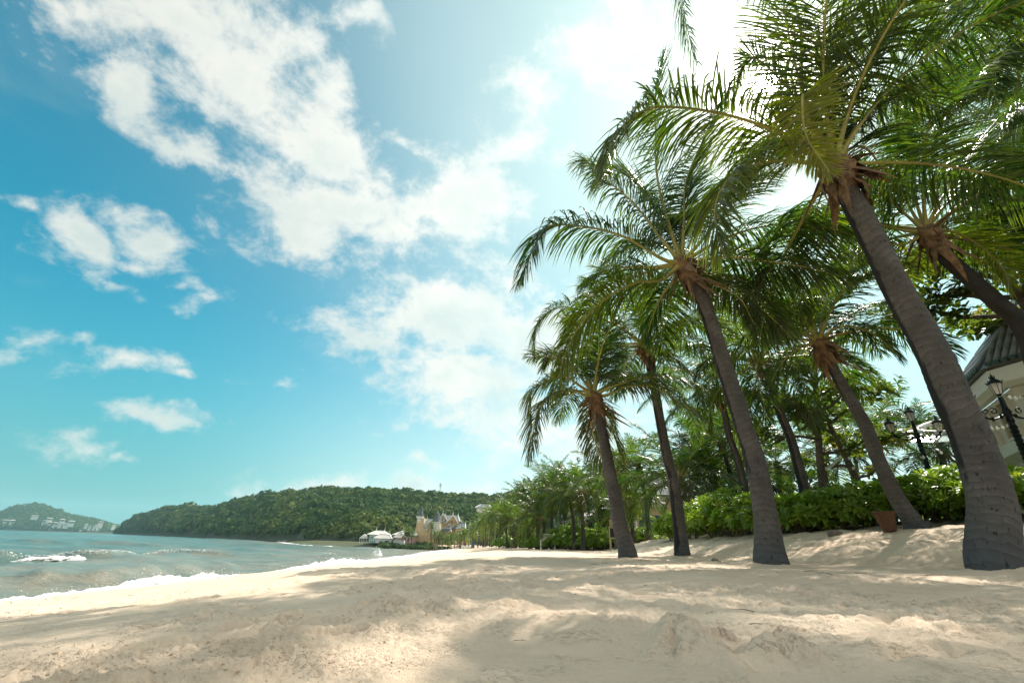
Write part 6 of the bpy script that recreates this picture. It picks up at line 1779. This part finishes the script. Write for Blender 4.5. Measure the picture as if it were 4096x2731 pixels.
# barrel tiles in courses: one tile mesh, many tiles
tl = MB(); n = 6
for (yy, r_) in ((0, .072), (.52, .060)):
    for k in range(n+1):
        an = math.pi*k/n; tl.v.append((r_*math.cos(an), yy, r_*math.sin(an)))
for k in range(n): tl.f.append((k, k+1, n+2+k, n+1+k))
tl.f.append(tuple(range(n+1))[::-1])
TILE = tl.mesh('roof_tile', M_TILE, True)
end = MB().lathe([(.075, 0), (.075, .03), (.03, .045)], 10).mesh('tile_end', M_TILEEND, False)
slope = math.atan2(zR-zE, R_E-.5)
ntile = 0
for f_ in range(2):
    a_l, a_r = A0+(A1-A0)*f_/NS, A0+(A1-A0)*(f_+1)/NS
    vl, vr = Vector(ringp(R_E, a_l, 0)), Vector(ringp(R_E, a_r, 0))
    am = (a_l+a_r)/2
    apo = R_E*math.cos((a_r-a_l)/2)                # the facet's distance from the centre
    sl = math.atan2(zR-zE, apo-.3)
    tdir = (vr-vl).normalized(); nout = Vector((math.cos(am), math.sin(am), 0))
    half = (vr-vl).length/2
    for j in range(14):
        q = j*.50*math.cos(sl)
        room = half*(1-q/apo)-.05
        if room < .1: break
        nn_ = int(room/.09)
        for k in range(-nn_, nn_+1):
            if ntile >= 296: break
            p_ = nout*(apo+.06-q)+tdir*(k*.178)
            if abs(k*.178) > room: continue
            o = link('roof_tile', TILE, rf)
            o.matrix_local = Matrix.Translation((p_.x, p_.y, zE+.03+j*.50*math.sin(sl))) @ Matrix.Rotation(am+math.pi/2, 4, 'Z') @ Matrix.Rotation(sl, 4, 'X')
            ntile += 1
            if j == 0:
                e_ = link('tile_end', end, rf)
                e_.matrix_local = Matrix.Translation((p_.x, p_.y, zE+.02)) @ Matrix.Rotation(am, 4, 'Z') @ Matrix.Rotation(math.pi/2, 4, 'Y')
def on_facet(r, a):
    w_ = (A1-A0)/NS; f_ = min(NS-1, max(0, int((a-A0)/w_))); am_ = A0+(f_+.5)*w_
    rr_ = r*math.cos(w_/2)/math.cos(a-am_)
    return (rr_*math.cos(a), rr_*math.sin(a)), am_
# louvred shutters on the frieze, pilasters, glazed doors
for k in range(6):
    a = math.radians(128)+(k+.5)*.375
    fr = MB().box(-.42, .42, -.05, .05, -.52, -.46).box(-.42, .42, -.05, .05, .46, .52).box(-.42, -.36, -.05, .05, -.46, .46).box(.36, .42, -.05, .05, -.46, .46)
    s_ = fr.build('shutter', M_CREAM, wp)
    P_, am_ = on_facet(R_E-.40, a); s_.matrix_local = Matrix.Translation((P_[0], P_[1], zE-1.25)) @ Matrix.Rotation(am_+math.pi/2, 4, 'Z')
    lv = MB()
    for j in range(11): lv.add([(-.36, -.03, -.44+j*.085), (.36, -.03, -.44+j*.085), (.36, .03, -.40+j*.085), (-.36, .03, -.40+j*.085)], [(0,1,2,3)])
    lv.build('louvre', M_CREAM, s_)
for k in range(6):
    a = math.radians(128.5)+k*.372
    pl = MB().box(-.16, .16, -.14, .14, -1.0, zE-2.3).box(-.22, .22, -.2, .2, zE-2.62, zE-2.42).build('pilaster', M_CREAM, wp)
    P_, am_ = on_facet(R_E-.62, a); pl.matrix_local = Matrix.Translation((P_[0], P_[1], 0)) @ Matrix.Rotation(am_+math.pi/2, 4, 'Z')
    if k < 5 and k != 3:
        am = a+.186
        d = MB()
        hw_ = (R_E-.65)*.186-.2; zt_ = zE-2.7
        d.box(-hw_, -hw_+.08, -.04, .04, -.9, zt_).box(hw_-.08, hw_, -.04, .04, -.9, zt_).box(-.05, .05, -.04, .04, -.9, zt_-.1).box(-hw_+.08, hw_-.08, -.04, .04, zt_-.1, zt_)
        d = d.build('glazed_door', M_WHITE, wp)
        P_, am_ = on_facet(R_E-.70, am); d.matrix_local = Matrix.Translation((P_[0], P_[1], 0)) @ Matrix.Rotation(am_+math.pi/2, 4, 'Z')
        for s_ in (-1, 1):
            MB().box(min(s_*.05, s_*(hw_-.08)), max(s_*.05, s_*(hw_-.08)), -.01, .01, -.9, zt_-.1).build('pane', M_GLASS, d)
# glass canopy on a white oval frame
cp = PY(*c4(1255, 590), 14.5)
can = empty('glass_canopy', tuple(cp), 'round glass canopy in a white frame on the pavilion side', 'canopy')
fr = MB(); N = 40
fr.tube([(1.25*math.cos(2*math.pi*k/N)+.9, .9*math.sin(2*math.pi*k/N), .42*math.sin(2*math.pi*k/N+.8)) for k in range(N+1)], .09, 8)
fr.build('ring_frame', M_WHITE, can, smooth=True)
for k in range(14):
    a = 2*math.pi*k/14; a2 = a+2*math.pi/14-.03
    P = lambda r, q: (r*1.25*math.cos(q)+.9-.25*(1-r), r*.9*math.sin(q), r*.42*math.sin(q+.8)+.10*(1-r))
    MB().add([P(.97, a), P(.97, a2), P(1.75, a2), P(1.75, a)], [(0,1,2,3)]).build('pane', M_CANOPY, can)
    MB().bar(P(.95, a), P(1.78, a), .05).build('glazing_bar', M_WHITE, can)
# ------------------------------------------------------------------ lamp posts with four lanterns
def lantern_parts():
    fr = MB()
    fr.lathe([(.02, -.06), (.055, -.03), (.08, 0)], 8)
    for k in range(6):
        a = math.pi/3*k; fr.bar((.08*math.cos(a), .08*math.sin(a), 0), (.145*math.cos(a), .145*math.sin(a), .30), .012)
    fr.lathe([(.165, .30), (.170, .315), (.165, .33), (.12, .39), (.075, .43), (.05, .45), (.06, .47), (.03, .50), (.035, .53), (.012, .57), (.004, .63)], 12)
    for k in range(6):
        a = math.pi/3*k; fr.tube([(.16*math.cos(a), .16*math.sin(a), .32), (.18*math.cos(a), .18*math.sin(a), .36), (.165*math.cos(a), .165*math.sin(a), .40)], [.012, .012, .004], 5)
    for k in range(4):
        a = math.pi/2*k; fr.tube([(.05*math.cos(a), .05*math.sin(a), .46), (.085*math.cos(a), .085*math.sin(a), .50), (.06*math.cos(a), .06*math.sin(a), .54)], [.01, .01, .003], 5)
    gl = MB().lathe([(.072, .01), (.136, .295)], 6, cap=False)
    return fr.mesh('lantern', M_IRON, False), gl.mesh('glass', M_LAMPGLASS, False)
LAN, LGL = lantern_parts()
def lamp_post(foot, top, y, label, s=1.0, rz=0.0):
    p = PY(*foot, y); q = PY(*top, y)
    zg = ground(p[0], y)
    root = empty('lamp_post', (p[0], y, zg), label, 'lamp post', 'ornate iron lamp posts', rz)
    H = q[2]-zg
    ps = MB().lathe([(.16, 0), (.16, .25), (.11, .32), (.10, .7), (.065, .8), (.055, H-1.25*s), (.075, H-1.2*s), (.06, H-1.1*s), (.085, H-.98*s), (.055, H-.9*s), (.045, H-.62*s)], 12)
    for k in range(10):
        z = 1.0+k*(H-2.4*s)/9.0; ps.lathe([(.058, z-.05), (.078, z), (.058, z+.05)], 10)
    ps.build('post', M_IRON, root)
    ln = link('lantern', LAN, root, (0, 0, H-.55*s), None, (s*.86,)*3); link('glass', LGL, ln)
    for k in range(2):
        a = math.pi*k-.25
        arm = MB(); r = .60*s
        pts = [(.05+r*q_, 0, -.06*s+(-.16*math.sin(q_*math.pi)+.10*q_)*s) for q_ in np.linspace(0, 1, 9)]
        arm.tube(pts, .022*s, 7)
        for q_, rr_ in ((.32, .075), (.62, .065)):
            cx_, cz_ = .05+r*q_, .0
            arm.tube([(cx_+rr_*s*(1-t_*.6)*math.cos(t_*7+q_*3), 0, cz_+.02*s+rr_*s*(1-t_*.6)*math.sin(t_*7+q_*3)) for t_ in np.linspace(0, 1, 14)], .014*s, 5)
        for q_ in (.15, .45, .75, .95): arm.lathe([(.02*s, -.05*s), (.036*s, 0), (.02*s, .05*s)], 7, (.05+r*q_, 0, pts[int(q_*8)][2]-.0))
        ao = arm.build('arm', M_IRON, root, (0, 0, H-.98*s), rot=(0, 0, a))
        l2 = link('lantern', LAN, root, ((r+.05)*math.cos(a), (r+.05)*math.sin(a), H-.98*s+.08*s), None, (s*.86,)*3); link('glass', LGL, l2)
    return root, H
c4b = lambda x, y: (3400+.41453*x, 1300+.41453*y)
lamp_post(c4b(790, 1480), c4b(530, 765), 13.4, 'smaller black lamp post with three lanterns standing behind the hedge left of the nearest trunk', .95)
lamp_post(c4b(1800, 1500), c4b(1385, 460), 9.7, 'larger black lamp post with ornate arms in front of the white pavilion', .95)
# ------------------------------------------------------------------ strings of bulbs
BULB = MB().lathe([(.004, .03), (.014, .02), (.026, -.005), (.018, -.03), (.003, -.042)], 8).mesh('bulb', M_BULB, True)
def bulbs(a, ya, b_, yb_, sag, nb, label):
    p, q = PY(*a, ya), PY(*b_, yb_)
    root = empty('string_lights', tuple(p), label, 'string lights', 'strings of bulbs over the garden')
    pts = [Vector(p)*(1-t_)+Vector(q)*t_-Vector((0, 0, sag*4*t_*(1-t_)))-Vector(p) for t_ in np.linspace(0, 1, 24)]
    MB().tube(pts, .006, 4).build('cable', M_CABLE, root)
    C = catmull([tuple(v) for v in pts], nb)
    for c_ in C[1:-1]: link('bulb', BULB, root, (c_[0], c_[1], c_[2]-.03), None, (1.4, 1.4, 1.4))
bulbs(c4(560, 845), 16, c4(730, 650), 15, .35, 22, 'white bulbs curving up to the twisted almond trunk')
bulbs(c4(640, 770), 13, c4(1100, 690), 13.4, .25, 12, 'bulbs hanging between the almond tree and the smaller lamp post')
bulbs(c4(560, 850), 13.5, c4(1340, 735), 12.0, .15, 16, 'lower string of bulbs running behind the leaning palm')
bulbs(c4(1130, 600), 13.4, c4(1330, 560), 13.0, .12, 8, 'bulbs between the smaller lamp post and the glass canopy')
bulbs(c4b(1480, 660), 9.7, c4b(1680, 680), 10, .05, 5, 'short string beside the larger lamp post')
bulbs(c4b(1240, 960), 10.4, c4b(1640, 890), 10.4, .12, 9, 'bulbs in front of the pavilion doors')
HAZE = 0.0001
# ------------------------------------------------------------------ air
m, t = new_mat('haze_air')
vol = t.n('ShaderNodeVolumePrincipled', {'Color': (.60, .92, 1.0, 1), 'Density': HAZE, 'Anisotropy': .45})
t.n('ShaderNodeOutputMaterial', {'Volume': vol})
hz = MB().box(-6200, 6200, -6200, 6200, -8.0, 330.0).build('haze', m)
tag(hz, kind='stuff')
